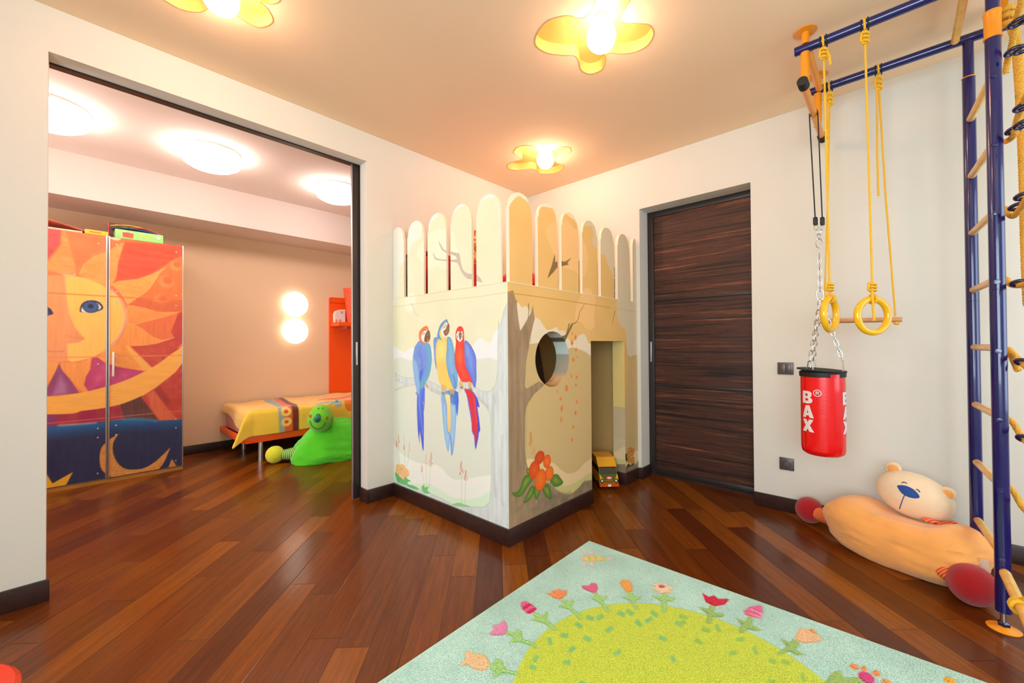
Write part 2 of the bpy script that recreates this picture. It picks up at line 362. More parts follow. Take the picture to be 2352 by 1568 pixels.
# ------------------------------------------------------------------ room shell
YA, XB, H, BB = 2.791, 3.283, 2.669, .094
XL, YR = -1.6, -1.8           # far sides of the play room behind the camera
YW2, YB2, H2 = 2.891, 5.455, 2.727
OX0, OX1, OZ = -.055, 1.48, 2.4635
DY0, DY1, DZ = .735, 1.567, 2.264
def struct(name, mb, m, parent=None, **k):
    o = mb.build(name, m, parent, **k)
    if parent is None: o['kind'] = 'structure'
    return o
fl = MB().add([(-2.4, YR-.1, 0), (3.7, YR-.1, 0), (3.7, YB2+.1, 0), (-2.4, YB2+.1, 0), (-2.4, YR-.1, -.1), (3.7, YR-.1, -.1), (3.7, YB2+.1, -.1), (-2.4, YB2+.1, -.1)],
              [(0, 1, 2, 3), (7, 6, 5, 4), (0, 4, 5, 1), (1, 5, 6, 2), (2, 6, 7, 3), (3, 7, 4, 0)])
struct('floor', fl, m_floor, smooth=False)
struct('ceiling_bedroom', MB().box((-2.4, YW2, H2), (3.7, YB2+.1, H2+.12)), mat('bedroom ceiling paint', rgb(248, 232, 222), .9, bump=.04, bscale=60), smooth=False)
w = MB(); w.box((XL-.1, YA, 0), (OX0, YW2, H)); w.box((OX0, YA, OZ), (OX1, YW2, H)); w.box((OX1, YA, 0), (XB+.1, YW2, H))
struct('wall_left', w, m_wall, smooth=False)
w = MB(); w.box((XB, DY1, 0), (XB+.2, YA, H)); w.box((XB, DY0, DZ), (XB+.2, DY1, H)); w.box((XB, YR, 0), (XB+.2, DY0, H))
struct('wall_right', w, m_wall, smooth=False)
w = MB(); w.box((XL-.1, YR, 0), (XL, -1.65, H)); w.box((XL-.1, .75, 0), (XL, YA, H)); w.box((XL-.1, -1.65, 0), (XL, .75, .7)); w.box((XL-.1, -1.65, 2.2), (XL, .75, H))
struct('wall_window_side', w, m_wall, smooth=False)
w = MB(); w.box((XL, YR-.1, 0), (1.85, YR, H)); w.box((3.05, YR-.1, 0), (XB, YR, H)); w.box((1.85, YR-.1, 0), (3.05, YR, .7)); w.box((1.85, YR-.1, 2.2), (3.05, YR, H))
struct('wall_behind', w, m_wall, smooth=False)
wf = MB(); 
for y0, y1 in ((-1.65, -1.6), (-.475, -.425), (.7, .75)): wf.box((XL-.08, y0, .7), (XL-.03, y1, 2.2))
wf.box((XL-.08, -1.65, .7), (XL-.03, .75, .75)); wf.box((XL-.08, -1.65, 2.15), (XL-.03, .75, 2.2)); struct('window_1', wf, m_white)
wf = MB()
for x0, x1 in ((1.85, 1.9), (2.425, 2.475), (3.0, 3.05)): wf.box((x0, YR-.08, .7), (x1, YR-.03, 2.2))
wf.box((1.85, YR-.08, .7), (3.05, YR-.03, .75)); wf.box((1.85, YR-.08, 2.15), (3.05, YR-.03, 2.2)); struct('window_2', wf, m_white)
wf = MB()
for y0, y1 in ((3.2, 3.25), (3.975, 4.025), (4.75, 4.8)): wf.box((-2.38, y0, .95), (-2.33, y1, 2.25))
wf.box((-2.38, 3.2, .95), (-2.33, 4.8, 1.0)); wf.box((-2.38, 3.2, 2.2), (-2.33, 4.8, 2.25)); struct('window_added', wf, m_white)  # unseen window, added to carry the bedroom fill light
w = MB(); w.box((-2.4, YB2, 0), (3.7, YB2+.1, H2)); struct('wall_bedroom_back', w, m_bedwall, smooth=False)
w = MB(); w.box((-2.4, YW2, 0), (-2.3, 3.2, H2)); w.box((-2.4, 4.8, 0), (-2.3, YB2, H2)); w.box((-2.4, 3.2, 0), (-2.3, 4.8, .95)); w.box((-2.4, 3.2, 2.25), (-2.3, 4.8, H2)); w.box((-2.3, YW2, 0), (XL-.1, YW2+.05, H2)); struct('wall_bedroom_left', w, m_bedwall, smooth=False)
w = MB(); w.box((3.6, YW2, 0), (3.7, YB2, H2)); w.box((XB+.1, YW2-.05, 0), (3.6, YW2, H2)); struct('wall_bedroom_right', w, m_bedwall, smooth=False)
struct('trim_bedroom_beam', MB().box((-2.3, 4.938, 2.3665), (3.6, YB2, H2)), mat('beam paint', rgb(224, 206, 196), .9), smooth=False)
def base(name, a, b): struct(name, MB().box(a, b, bev=.002), m_base)
T = .014
base('baseboard_left', (XL, YA-T, 0), (OX0+.012, YA, BB)); base('baseboard_pillar', (OX1, YA-T, 0), (1.6923, YA, BB)); base('baseboard_jamb', (OX1-T, YA-T, 0), (OX1, YW2-.005, BB))
base('baseboard_corner', (XB-T, DY1, 0), (XB, 1.5975-.014, BB)); base('baseboard_recess', (XB-T, DY1-T, 0), (XB+.15, DY1, BB))
base('baseboard_right', (XB-T, YR, 0), (XB, DY0-.0, BB))
base('baseboard_bedroom', (-2.3, YB2-T, 0), (3.6, YB2, BB))
base('baseboard_alcove', (XB-T, 1.71, 0), (XB, YA, BB))
# sliding door between the rooms: it rests inside the wall line, only its leading stile shows
d = empty('door_1', (1.43, YW2+.03, 0), None, None); d['kind'] = 'structure'
MB().box((1.428, YW2+.012, .012), (1.53, YW2+.034, 2.47), bev=.002).build('stile', m_frame, d)
MB().box((1.53, YW2+.014, .012), (2.35, YW2+.032, 2.47)).build('panel', m_ebony, d, smooth=False)
MB().box((1.4225, YW2+.012, .01), (1.428, YW2+.030, 2.47), bev=.001).build('edge_strip', m_alu, d)
MB().box((1.447, YW2+.003, .987), (1.461, YW2+.0125, 1.155), bev=.001).build('handle', m_alu, d)
tr = MB(); tr.box((OX0, YW2+.003, 2.456), (2.6, YW2+.022, 2.4635)); tr.box((OX0, YW2+.003, 2.4635), (2.6, YW2+.0625, 2.53)); struct('trim_door_track', tr, m_frame)
# ebony door in the right wall
XD = 3.445
d = empty('door_2', (XD, 1.15, 0), None, None); d['kind'] = 'structure'
MB().box((XD+.005, DY0-.1, 0), (XD+.03, DY1, DZ-.03)).build('panel', m_ebony, d, smooth=False)
fr = MB(); fr.box((XD-.012, 1.515, .026), (XD+.004, DY1, DZ), bev=.003); fr.box((XD-.012, DY0-.1, 2.215), (XD+.004, 1.516, DZ), bev=.003)
fr.box((XD-.012, DY0-.1, .026), (XD+.004, 1.516, .068), bev=.003)
for z in (.778, 1.503): fr.box((XD-.008, DY0-.1, z-.011), (XD+.004, 1.516, z+.011), bev=.003)
fr.build('door_frame', m_frame, d)
MB().box((XD-.018, 1.535, .975), (XD-.0115, 1.549, 1.148), bev=.001).build('handle', m_alu, d)
MB().box((XD+.03, DY0-.2, 0), (XD+.1, DY1+.1, DZ)).build('backing', m_frame, d)
# ------------------------------------------------------------------ the painted playhouse
XP, YP, ZL, TW = 1.6923, 1.5975, 1.482, .105
PK = .04
ph = empty('painted_playhouse', (XP, YP, 0), 'white and tan corner playhouse painted with parrots, tree and flowers, topped by round pickets', 'playhouse')
LF = lambda pts: [tuple(P(x, y, 'x', XP)[1:]) for x, y in pts]
RF = lambda pts: [(P(x, y, 'y', YP)[0], P(x, y, 'y', YP)[2]) for x, y in pts]
RES = .002
# mural palette; cool daylight tinted into left face, warm light into right
TAN_DAYLIT = (230, 226, 194); TAN_LAMPLIT = (232, 192, 122)
cl = Canvas(YP-.01, YA+.01, 0, 2.03, RES, TAN_DAYLIT)
cl.tone(2.5, 60, 60)
cl.poly(LF([(880, 480), (968, 480), (969, 545), (946, 560), (936, 581), (931, 599), (925, 604), (918, 614), (915, 650), (913, 685), (904, 704), (880, 720)]), (232, 232, 220))
cl.poly(LF([(978, 544), (990, 533), (1008, 526), (1033, 528), (1044, 540), (1046, 560), (1056, 586), (1052, 602), (1043, 614), (1018, 619), (1002, 611), (987, 618), (978, 609), (965, 598), (958, 586), (961, 570)]), (244, 233, 206), sm=4)
cl.poly(LF([(931, 688), (941, 671), (953, 678), (954, 695), (949, 713), (937, 716), (931, 706)]), (244, 234, 208), sm=4)
cl.poly(LF([(1007.6, 552.7), (1019, 573), (1033, 577), (1048, 581), (1055, 583), (1058.6, 604), (1064, 621), (1076, 629), (1094, 630), (1108, 648), (1084, 641), (1071, 638), (1058.6, 621), (1051, 604), (1033, 600), (1019, 598.6), (998.6, 595), (995, 578), (1001, 592), (1019, 596), (1047, 596), (1047, 588), (1033, 583), (1015, 574)]), (196, 184, 170), sm=2, streak=10, edge=(160, 148, 130))
cl.line(LF([(944, 696), (949, 705), (952, 716), (961, 727)]), .007, (190, 180, 168), w2=.002)
WT = (238, 234, 222)
cl.poly(LF([(976, 536), (981, 518), (990, 500), (1005, 488), (1007, 494), (993, 507), (984, 528)]), (246, 240, 226)); cl.poly(LF([(1034, 492), (1045, 474), (1058, 466), (1067, 471), (1055, 476), (1045, 484)]), (246, 240, 226)); cl.poly(LF([(1098, 467), (1107, 450), (1121, 442), (1137, 445), (1134, 454), (1118, 455), (1104, 465)]), (246, 240, 226))
bandL = [(880, 815), (905.5, 797), (915.7, 802), (928.5, 809), (938.7, 803), (949, 799), (990, 800), (1040, 806), (1075, 802), (1091.7, 787), (1102, 775), (1114.7, 785), (1127, 786), (1135, 764), (1143, 758), (1180, 750), (1180, 840)]
cl.poly(LF(smooth_pts(bandL, 4, False).tolist()+[(1175, 850), (1144, 829), (1123, 822), (1094, 825), (998, 823), (960, 826), (937, 826), (919, 820), (905, 825), (880, 838)]), (236, 242, 246))
low = smooth_pts([(1180, 850), (1144, 829), (1123, 821), (1094, 825), (998, 823), (960, 827), (937, 826), (919, 820), (905, 825), (880, 838)], 4, False).tolist()
cl.poly(LF(low+[(880, 1300), (1180, 1300)]), (220, 222, 206))
cl.poly(LF(smooth_pts([(880, 1015), (907, 1021), (919, 1038), (937, 1052), (958.6, 1062), (983.6, 1066), (1001, 1067), (1016, 1077), (1033.6, 1096), (1051, 1102), (1080, 1098), (1108, 1093), (1135, 1090), (1180, 1085)], 5, False).tolist()+[(1180, 1300), (880, 1300)]), (236, 240, 222))
cl.poly(LF(smooth_pts([(880, 1085), (907, 1093), (940, 1108), (966, 1111), (984, 1110), (1012, 1125), (1041, 1141), (1073, 1146), (1101, 1141), (1129, 1127), (1180, 1118)], 5, False).tolist()+[(1180, 1300), (880, 1300)]), (214, 234, 206))
TRL = (210, 214, 210); TRD = (160, 164, 160)
trunkL = [(1164, 697), (1157, 713), (1152, 736), (1146, 750), (1145, 735), (1144, 753), (1142.5, 807), (1143.6, 850), (1138, 885), (1126, 899), (1108.6, 899), (1090.7, 889), (1076.4, 878), (1058.6, 875), (1051, 886), (1041, 899), (1023, 895), (1001, 882), (982, 873), (951, 868), (926, 866), (913, 860), (907, 853), (909, 866), (919, 872), (906, 872), (919, 878.6), (934, 881), (920, 888), (906, 897), (936, 887), (953, 883), (976, 886), (991, 898), (1012, 907), (1030, 914), (1039, 916), (1051, 907), (1062, 891), (1076, 895), (1094, 911), (1116, 932), (1125, 950), (1128, 979), (1129, 1057), (1127, 1129), (1124, 1153), (1112, 1164), (1080, 1164), (1041, 1159), (1016, 1145), (987, 1132), (951, 1120), (923, 1111), (900, 1106), (900, 1250), (1200, 1250), (1200, 700)]
cl.poly(LF(trunkL), TRL, soft=2, streak=13, sc=(50, 9), edge=(150, 158, 146))
for x0, y0, x1, y1, a in ((1160, 730, 1158, 1150, .5), (1150, 900, 1149, 1140, .45), (1138, 930, 1142, 1120, .4), (1060, 884, 1038, 905, .3)):
    cl.line(LF([(x0, y0), ((x0+x1)/2+3, (y0+y1)/2), (x1, y1)]), .02, (226, 230, 228), alpha=a, soft=8)
for x0, y0, x1, y1, a in ((1133, 905, 1137, 1140, .35), (1166, 710, 1168, 1190, .25), (990, 893, 1040, 912, .3), (1100, 912, 1122, 935, .3), (1153, 1000, 1154, 1160, .3)):
    cl.line(LF([(x0, y0), ((x0+x1)/2-2, (y0+y1)/2), (x1, y1)]), .012, (150, 156, 152), alpha=a, soft=6)
def Q(k, pts, oy=720): return LF([(900+x/7.127, oy+y/7.127) for x, y in pts])
# parrot 1 (blue back, orange head)
B1 = (122, 158, 218); B2 = (146, 190, 226); BD = (74, 92, 214); BT = (108, 172, 202)
cl.poly(Q(0, [(415, 1310), (410, 1560), (420, 1830), (430, 1960), (450, 2110), (455, 2090), (462, 1950), (480, 2060), (495, 2170), (510, 2240), (520, 2220), (522, 2050), (525, 1750), (520, 1620), (535, 1520), (540, 1300), (530, 1180), (430, 1200)]), BD, col2=(96, 122, 226), grad='v', streak=14, sc=(60, 3), sm=2)
cl.line(Q(0, [(455, 1320), (455, 1500), (485, 1750), (500, 1990)]), .012, (136, 166, 232), alpha=.8, soft=3, w2=.006)
cl.line(Q(0, [(505, 1440), (520, 1480), (524, 1550)]), .008, (240, 150, 120), w2=.003); cl.line(Q(0, [(464, 1930), (455, 2000), (450, 2070)]), .009, (240, 160, 130), w2=.004)
cl.poly(Q(0, [(455, 440), (405, 500), (370, 560), (345, 720), (345, 860), (360, 980), (385, 1150), (410, 1260), (390, 1300), (400, 1325), (425, 1310), (455, 1315), (460, 1225), (495, 1230), (530, 1190), (560, 1110), (605, 1030), (635, 900), (652, 760), (650, 650), (630, 540), (610, 490), (560, 480), (500, 470)]), B1, col2=(118, 140, 222), grad='c', sm=3, streak=8, sc=(30, 6), edge=(92, 130, 190))
cl.poly(Q(0, [(350, 740), (345, 860), (385, 1150), (425, 1300), (452, 1310), (455, 1150), (440, 980), (420, 850), (380, 760)]), B2, soft=5, sm=3, alpha=.85)
cl.poly(Q(0, [(560, 500), (630, 540), (652, 700), (640, 860), (605, 1020), (540, 1150), (490, 1230), (463, 1220), (470, 1110), (540, 1000), (580, 860), (590, 700), (560, 590)]), BT, soft=5, sm=3, alpha=.85)
cl.poly(Q(0, [(455, 960), (510, 900), (500, 1000), (462, 1120), (455, 1050)]), (86, 108, 222), soft=3, sm=3)
cl.line(Q(0, [(470, 560), (470, 800), (500, 880)]), .02, (110, 126, 220), alpha=.6, soft=8); cl.line(Q(0, [(445, 740), (460, 820)]), .012, (150, 180, 230), alpha=.8, soft=5)
def head(pts, col, o, fl=1):
    cl.poly(Q(0, pts), col, sm=3, col2=(252, 160, 100) if col[0] > 220 else None, grad='c', edge=tuple(int(v*.86) for v in col))
cl.poly(Q(0, [(560, 202), (520, 218), (470, 265), (446, 320), (445, 400), (462, 440), (490, 475), (520, 490), (555, 485), (585, 465), (600, 420), (600, 260), (585, 215)]), (240, 118, 62), sm=3, col2=(250, 156, 96), grad='c')
cl.poly(Q(0, [(550, 255), (510, 300), (482, 350), (478, 400), (495, 445), (530, 475), (560, 475), (570, 380), (600, 300), (580, 265)]), (248, 246, 240), sm=3, edge=(150, 120, 100))
cl.poly(Q(0, [(585, 280), (560, 320), (540, 370), (530, 430), (540, 465), (570, 460), (582, 430), (575, 400), (590, 395), (600, 440), (592, 475), (615, 440), (630, 380), (622, 310), (605, 275)]), (104, 66, 42), col2=(166, 120, 84), grad='c', sm=2, soft=2)
cl.dot(Q(0, [(553, 275)])[0], .0042, .003, (90, 60, 45)); cl.line(Q(0, [(498, 330), (525, 318), (556, 325)]), .0028, (120, 90, 70)); cl.line(Q(0, [(492, 350), (520, 340), (550, 350)]), .0022, (140, 110, 90)); cl.line(Q(0, [(520, 288), (545, 262), (575, 290)]), .0028, (90, 60, 50))
# parrot 2 (yellow front, blue wings)
cl.poly(Q(0, [(810, 1330), (815, 1500), (840, 1800), (870, 2060), (915, 2250), (930, 2230), (950, 2060), (955, 2050), (975, 2330), (1010, 2210), (1030, 2020), (1050, 1720), (1055, 1600), (1070, 1680), (1085, 1560), (1085, 1290), (940, 1250)]), (56, 104, 206), col2=(150, 190, 232), grad='u', sm=2, streak=10, sc=(50, 3))
cl.poly(Q(0, [(840, 1500), (880, 1460), (905, 1900), (935, 1960), (960, 1900), (965, 1480), (1000, 1500), (1040, 1500), (1048, 1750), (1020, 2080), (985, 2270), (962, 2060), (948, 1980), (935, 2150), (915, 2230), (880, 2060), (850, 1800)]), (158, 196, 230), sm=2, soft=4, streak=8, sc=(50, 3))
cl.line(Q(0, [(870, 1340), (885, 1500)]), .014, (120, 160, 224), soft=4, alpha=.7); cl.line(Q(0, [(950, 1980), (970, 2080), (975, 2180)]), .008, (80, 130, 200), soft=2, alpha=.7)
cl.poly(Q(0, [(870, 1330), (900, 1500), (905, 1750), (915, 1900), (935, 1945), (960, 1890), (965, 1600), (955, 1400), (945, 1330)]), (250, 196, 118), col2=(248, 226, 150), grad='v', sm=3, soft=2)
cl.poly(Q(0, [(745, 385), (700, 395), (683, 430), (684, 560), (690, 680), (705, 800), (730, 910), (745, 800), (760, 480), (790, 420)]), (110, 156, 214), sm=3, edge=(96, 110, 200))
cl.poly(Q(0, [(770, 410), (735, 480), (718, 620), (725, 760), (735, 900), (760, 1050), (790, 1150), (840, 1190), (900, 1230), (1000, 1235), (1010, 1180), (950, 1040), (915, 930), (905, 700), (905, 440), (880, 380)]), (252, 208, 104), col2=(250, 196, 112), grad='v', sm=3, streak=5, edge=(232, 180, 90))
cl.poly(Q(0, [(735, 560), (760, 480), (870, 470), (880, 720), (800, 760), (735, 740)]), (254, 226, 140), sm=3, soft=14, alpha=.8)
cl.poly(Q(0, [(905, 395), (950, 388), (980, 430), (1010, 540), (1030, 660), (1045, 820), (1070, 960), (1078, 1100), (1065, 1190), (1040, 1240), (1000, 1210), (970, 1130), (930, 1010), (900, 880), (888, 740), (900, 560)]), (112, 166, 214), col2=(140, 184, 226), grad='c', sm=3, streak=6, sc=(40, 4), edge=(78, 128, 196))
cl.line(Q(0, [(1000, 1000), (1030, 1100), (1040, 1210)]), .016, (62, 108, 190), alpha=.6, soft=6, w2=.01)
cl.poly(Q(0, [(890, 95), (840, 130), (790, 190), (760, 280), (742, 360), (760, 400), (800, 425), (830, 415), (800, 330), (830, 210), (880, 140), (915, 160), (922, 150), (910, 105)]), (96, 152, 206), sm=3, edge=(70, 124, 186))
cl.poly(Q(0, [(880, 138), (840, 190), (800, 250), (780, 330), (795, 385), (820, 420), (870, 420), (890, 385), (860, 370), (930, 200), (910, 150)]), (252, 214, 120), sm=3)
cl.poly(Q(0, [(880, 150), (840, 220), (812, 270), (808, 320), (830, 365), (860, 392), (885, 370), (860, 320), (880, 260), (915, 180), (900, 155)]), (250, 248, 242), sm=3, edge=(176, 146, 96))
cl.poly(Q(0, [(918, 160), (905, 200), (890, 250), (850, 280), (845, 310), (870, 360), (905, 350), (935, 300), (942, 220), (936, 175)]), (110, 70, 46), col2=(176, 132, 96), grad='c', sm=3, soft=2)
cl.dot(Q(0, [(883, 186)])[0], .0045, .0032, (100, 60, 40)); cl.line(Q(0, [(850, 215), (875, 205), (900, 215)]), .0026, (120, 86, 60)); cl.line(Q(0, [(832, 240), (860, 225), (890, 235)]), .0024, (130, 96, 70))
# parrot 3 (red)
cl.poly(Q(0, [(1180, 1230), (1220, 1320), (1250, 1480), (1280, 1640), (1305, 1800), (1310, 1930), (1345, 2000), (1355, 2120), (1370, 2230), (1400, 2110), (1420, 2000), (1420, 1960), (1440, 1920), (1445, 1880), (1425, 1700), (1400, 1520), (1435, 1540), (1412, 1420), (1380, 1350), (1300, 1250)]), (76, 68, 206), col2=(120, 140, 228), grad='u', sm=2, streak=8, sc=(40, 3))
cl.poly(Q(0, [(1185, 1230), (1230, 1330), (1270, 1500), (1300, 1680), (1315, 1900), (1350, 1990), (1370, 2120), (1385, 2110), (1390, 1950), (1412, 1860), (1385, 1600), (1360, 1370), (1310, 1270)]), (214, 50, 66), col2=(226, 60, 74), grad='u', sm=2, streak=10, sc=(50, 3))
cl.line(Q(0, [(1350, 1380), (1360, 1560), (1390, 1800)]), .009, (246, 84, 80), soft=3, alpha=.8)
cl.poly(Q(0, [(1190, 460), (1215, 442), (1260, 480), (1310, 550), (1355, 640), (1380, 740), (1382, 900), (1385, 1050), (1375, 1160), (1360, 1215), (1320, 1150), (1270, 1000), (1220, 900), (1195, 760), (1185, 600)]), (100, 118, 220), col2=(126, 156, 226), grad='c', sm=3, edge=(84, 72, 206))
cl.poly(Q(0, [(1205, 520), (1230, 510), (1265, 600), (1250, 700), (1215, 660)]), (136, 168, 222), sm=3, soft=8, alpha=.8)
cl.poly(Q(0, [(1125, 207), (1080, 225), (1050, 290), (1040, 370), (1050, 470), (1040, 580), (1028, 700), (1040, 850), (1075, 970), (1110, 1050), (1150, 1110), (1220, 1120), (1270, 1110), (1310, 1140), (1300, 1060), (1250, 960), (1205, 850), (1190, 720), (1185, 560), (1182, 340), (1165, 240)]), (238, 62, 50), col2=(246, 88, 66), grad='c', sm=3, streak=5, edge=(220, 40, 50))
cl.poly(Q(0, [(1060, 640), (1130, 620), (1160, 700), (1140, 780), (1070, 760)]), (252, 112, 60), sm=3, soft=14, alpha=.8)
cl.poly(Q(0, [(1085, 285), (1060, 320), (1045, 370), (1060, 410), (1115, 468), (1160, 410), (1168, 340), (1155, 290), (1145, 282), (1120, 300)]), (250, 246, 240), sm=2, edge=(150, 110, 100))
cl.poly(Q(0, [(1120, 292), (1100, 340), (1105, 400), (1118, 435), (1132, 400), (1140, 340)]), (112, 76, 54), col2=(170, 130, 96), grad='c', sm=3)
for ex in (1092, 1148): cl.dot(Q(0, [(ex, 330)])[0], .0035, .0045, (90, 60, 50))
for yy in (365, 380, 395):
    cl.line(Q(0, [(1055, yy-10), (1072, yy), (1090, yy-6)]), .002, (120, 90, 80)); cl.line(Q(0, [(1142, yy-6), (1152, yy), (1163, yy-10)]), .002, (120, 90, 80))
for cx, cy in ((822, 1215), (850, 1225), (880, 1235), (960, 1270), (985, 1280), (1012, 1270), (1120, 1140), (1150, 1160), (1265, 1165), (1290, 1190)):
    cl.dot(Q(0, [(cx, cy)])[0], .0062, .021, (236, 186, 112), soft=2, edge=(170, 120, 60)); 
for cx, cy in ((835, 1300), (980, 1350), (1140, 1210), (1290, 1240)): cl.dot(Q(0, [(cx, cy)])[0], .016, .008, (140, 116, 80), soft=3, alpha=.8)
for cx, cy in ((565, 1165), (585, 1195)): cl.dot(Q(0, [(cx, cy)])[0], .008, .01, (206, 150, 100), soft=2)
# small meadow plants on the left face
def spike(cv, fn, x, y0, y1, w, col, den=26, a=.9, sd=0):
    r = random.Random(sd)
    for i in range(den):
        t = i/den; yy = y0+(y1-y0)*t; ww = w*(.25+.75*t)
        p = fn([(x+r.uniform(-ww, ww), yy)])[0]; cv.dot(p, .0034, .0044, col, alpha=a*(.5+.5*t), n=6)
def stem(cv, fn, pts, col=(150, 180, 120), w=.003): cv.line(fn(pts), w, col, alpha=.7)
RD = (206, 88, 62); PK2 = (232, 168, 130)
stem(cl, LF, [(911, 1022), (914, 1050), (918, 1072)]); stem(cl, LF, [(915, 1018), (917, 1068)]); stem(cl, LF, [(928, 998), (930, 1060), (930, 1070)], (120, 160, 100)); stem(cl, LF, [(939, 1038), (937, 1060), (933, 1075)])
stem(cl, LF, [(979, 1070), (979, 1118)]); stem(cl, LF, [(988, 1075), (986, 1122)]); stem(cl, LF, [(970, 1083), (974, 1112)]); stem(cl, LF, [(1060, 1090), (1060, 1155)]); stem(cl, LF, [(1069, 1105), (1068, 1156)])
for i, (x, y0, y1, w_, c_) in enumerate(((915, 998, 1019, 3, (232, 140, 100)), (911, 1012, 1027, 2, (226, 130, 110)), (928, 1022, 1032, 2, (226, 150, 120)), (940, 1014, 1038, 2.5, PK2), (979, 1044, 1070, 4, PK2), (990, 1040, 1072, 4, RD), (969, 1068, 1084, 2.5, (232, 150, 130)), (1060, 1060, 1090, 5, RD), (1070, 1080, 1104, 4, (218, 110, 90)))): spike(cl, LF, x, y0, y1, w_, c_, sd=i)
GR = (106, 188, 112)
cl.poly(LF([(907, 1086), (914, 1086), (920, 1096), (930, 1090), (936, 1100), (944, 1104), (936, 1107), (938, 1112), (950, 1115), (962, 1122), (956, 1124), (940, 1119), (930, 1113), (924, 1112), (917, 1108), (913, 1106)]), GR, sm=3, streak=14, sc=(10, 6))
for x, y, a, b in ((917, 1074, 8, 10), (925, 1074, 7, 10), (933, 1085, 7, 12), (925, 1090, 6, 14), (914, 1083, 6, 8)):
    q = LF([(x, y), (x+a, y), (x, y+b)]); cl.dot(q[0], abs(q[1][0]-q[0][0]), abs(q[2][1]-q[0][1])*.8, (250, 190, 130), soft=2, edge=(236, 160, 96))
cl.dot(LF([(922, 1077)])[0], .007, .007, (240, 130, 50), soft=3)
cl.poly(LF([(968, 1118), (974, 1113), (976, 1119), (984, 1117), (982, 1126), (988, 1132), (976, 1133), (970, 1126)]), (120, 196, 120), sm=3)
cl.poly(LF([(1036, 1160), (1052, 1154), (1064, 1157), (1082, 1163), (1060, 1163)]), (150, 206, 140), sm=3)
cl.line(LF([(905, 705), (940, 700), (1010, 690), (1100, 681), (1166, 671)]), .004, (214, 202, 164), sm=0)
# right face
cr = Canvas(XP-.01, XB+.01, 0, 2.03, RES, TAN_LAMPLIT); cr.tone(3, 70, 70)
wr = (232, 224, 206)
cr.poly(RF([(1165, 478), (1169, 473), (1178, 461), (1186, 452), (1194, 450), (1204, 457), (1214, 465), (1224, 480), (1224, 430), (1165, 430)]), (242, 232, 214))
cr.poly(RF([(1234, 486), (1238, 479), (1247, 474), (1260, 476), (1270, 479), (1276, 490), (1276, 455), (1234, 455)]), (242, 232, 214))
cr.poly(RF([(1300, 491), (1303, 493), (1310, 499), (1318.6, 504), (1325, 514), (1330, 528), (1335, 480), (1295, 478)]), (236, 224, 200))
cr.poly(RF([(1335, 526), (1339, 521), (1352, 518), (1359, 522), (1362, 535), (1361, 560), (1370, 571), (1375, 581), (1391, 586), (1395, 604), (1408, 632), (1413, 660), (1416, 685), (1417, 698), (1418, 726), (1428, 749), (1438, 759), (1440, 813), (1448, 820), (1470, 815), (1470, 480), (1335, 495)]), (222, 208, 180), sm=3)
pch = (244, 200, 138)
cr.poly(RF([(1262, 514), (1279, 510), (1303, 509), (1316, 522), (1329, 530), (1339, 550), (1349, 578), (1350, 604), (1344, 632), (1334, 633), (1318, 621), (1295, 614), (1282, 600), (1272, 583), (1265, 563), (1255, 542), (1255, 527)]), pch, sm=4)
cr.poly(RF([(1341, 665), (1352, 661), (1359, 667), (1361, 678), (1367, 683), (1366, 710), (1364, 726), (1366, 746), (1357, 758), (1344, 752), (1334, 739), (1322, 736), (1322, 711), (1331, 685)]), pch, sm=4)
cloudR = smooth_pts([(1180, 690), (1187, 693.6), (1192.5, 697), (1198, 705), (1208, 703), (1215.5, 711), (1225, 722), (1229, 728), (1240, 734), (1248, 747), (1256, 757), (1267, 756), (1277, 751), (1284, 759), (1296, 760), (1302, 770), (1311, 785), (1319, 783), (1328, 772), (1338, 766), (1346, 772), (1349.5, 782), (1355, 789), (1400, 800)], 4, False).tolist()
hillR = smooth_pts([(1400, 850), (1355, 816), (1344, 808), (1328, 801), (1313, 798), (1302, 801), (1270, 792), (1240, 788), (1225, 789), (1215, 791), (1180, 795)], 4, False).tolist()
cr.poly(RF(cloudR+hillR), (234, 222, 202))
cr.poly(RF([(1455, 815), (1448, 820), (1440, 813), (1434, 806)]+[(1400, 850)]+hillR+[(1150, 800), (1150, 1300), (1475, 1300), (1475, 815)]), (208, 182, 130))
cr.poly(RF([(1434, 783), (1442, 815), (1444, 860), (1440, 890), (1434, 905)]), (222, 184, 112), sm=3)
cr.poly(RF(smooth_pts([(1190, 1056), (1214, 1054), (1222, 1053), (1245, 1055), (1263, 1061), (1274, 1065), (1287, 1077), (1301, 1086), (1315, 1086), (1329, 1079), (1342, 1064), (1356, 1054), (1380, 1048), (1434, 1056), (1445, 1056), (1452, 1040), (1470, 1032)], 5, False).tolist()+[(1470, 1300), (1150, 1300)]), (230, 206, 160))
cr.poly(RF(smooth_pts([(1230, 1080), (1263, 1095), (1287.5, 1113), (1306, 1114), (1325, 1106), (1342, 1094), (1356, 1086), (1400, 1070), (1434, 1070), (1450, 1062), (1470, 1058)], 5, False).tolist()+[(1470, 1300), (1150, 1300)]), (204, 200, 134))
GY = (140, 120, 98)
cr.poly(RF([(1256, 1108), (1264, 1110), (1277, 1124), (1294, 1133), (1310, 1135), (1318, 1130), (1332, 1117), (1342, 1105), (1356, 1103), (1400, 1090), (1440, 1072), (1462, 1066), (1475, 1060), (1475, 1300), (1150, 1300), (1150, 1090), (1214, 1095)]), GY, sm=2, streak=22, sc=(28, 30), soft=3, edge=(104, 88, 70))
TG = (160, 134, 106); TE = (104, 82, 46)
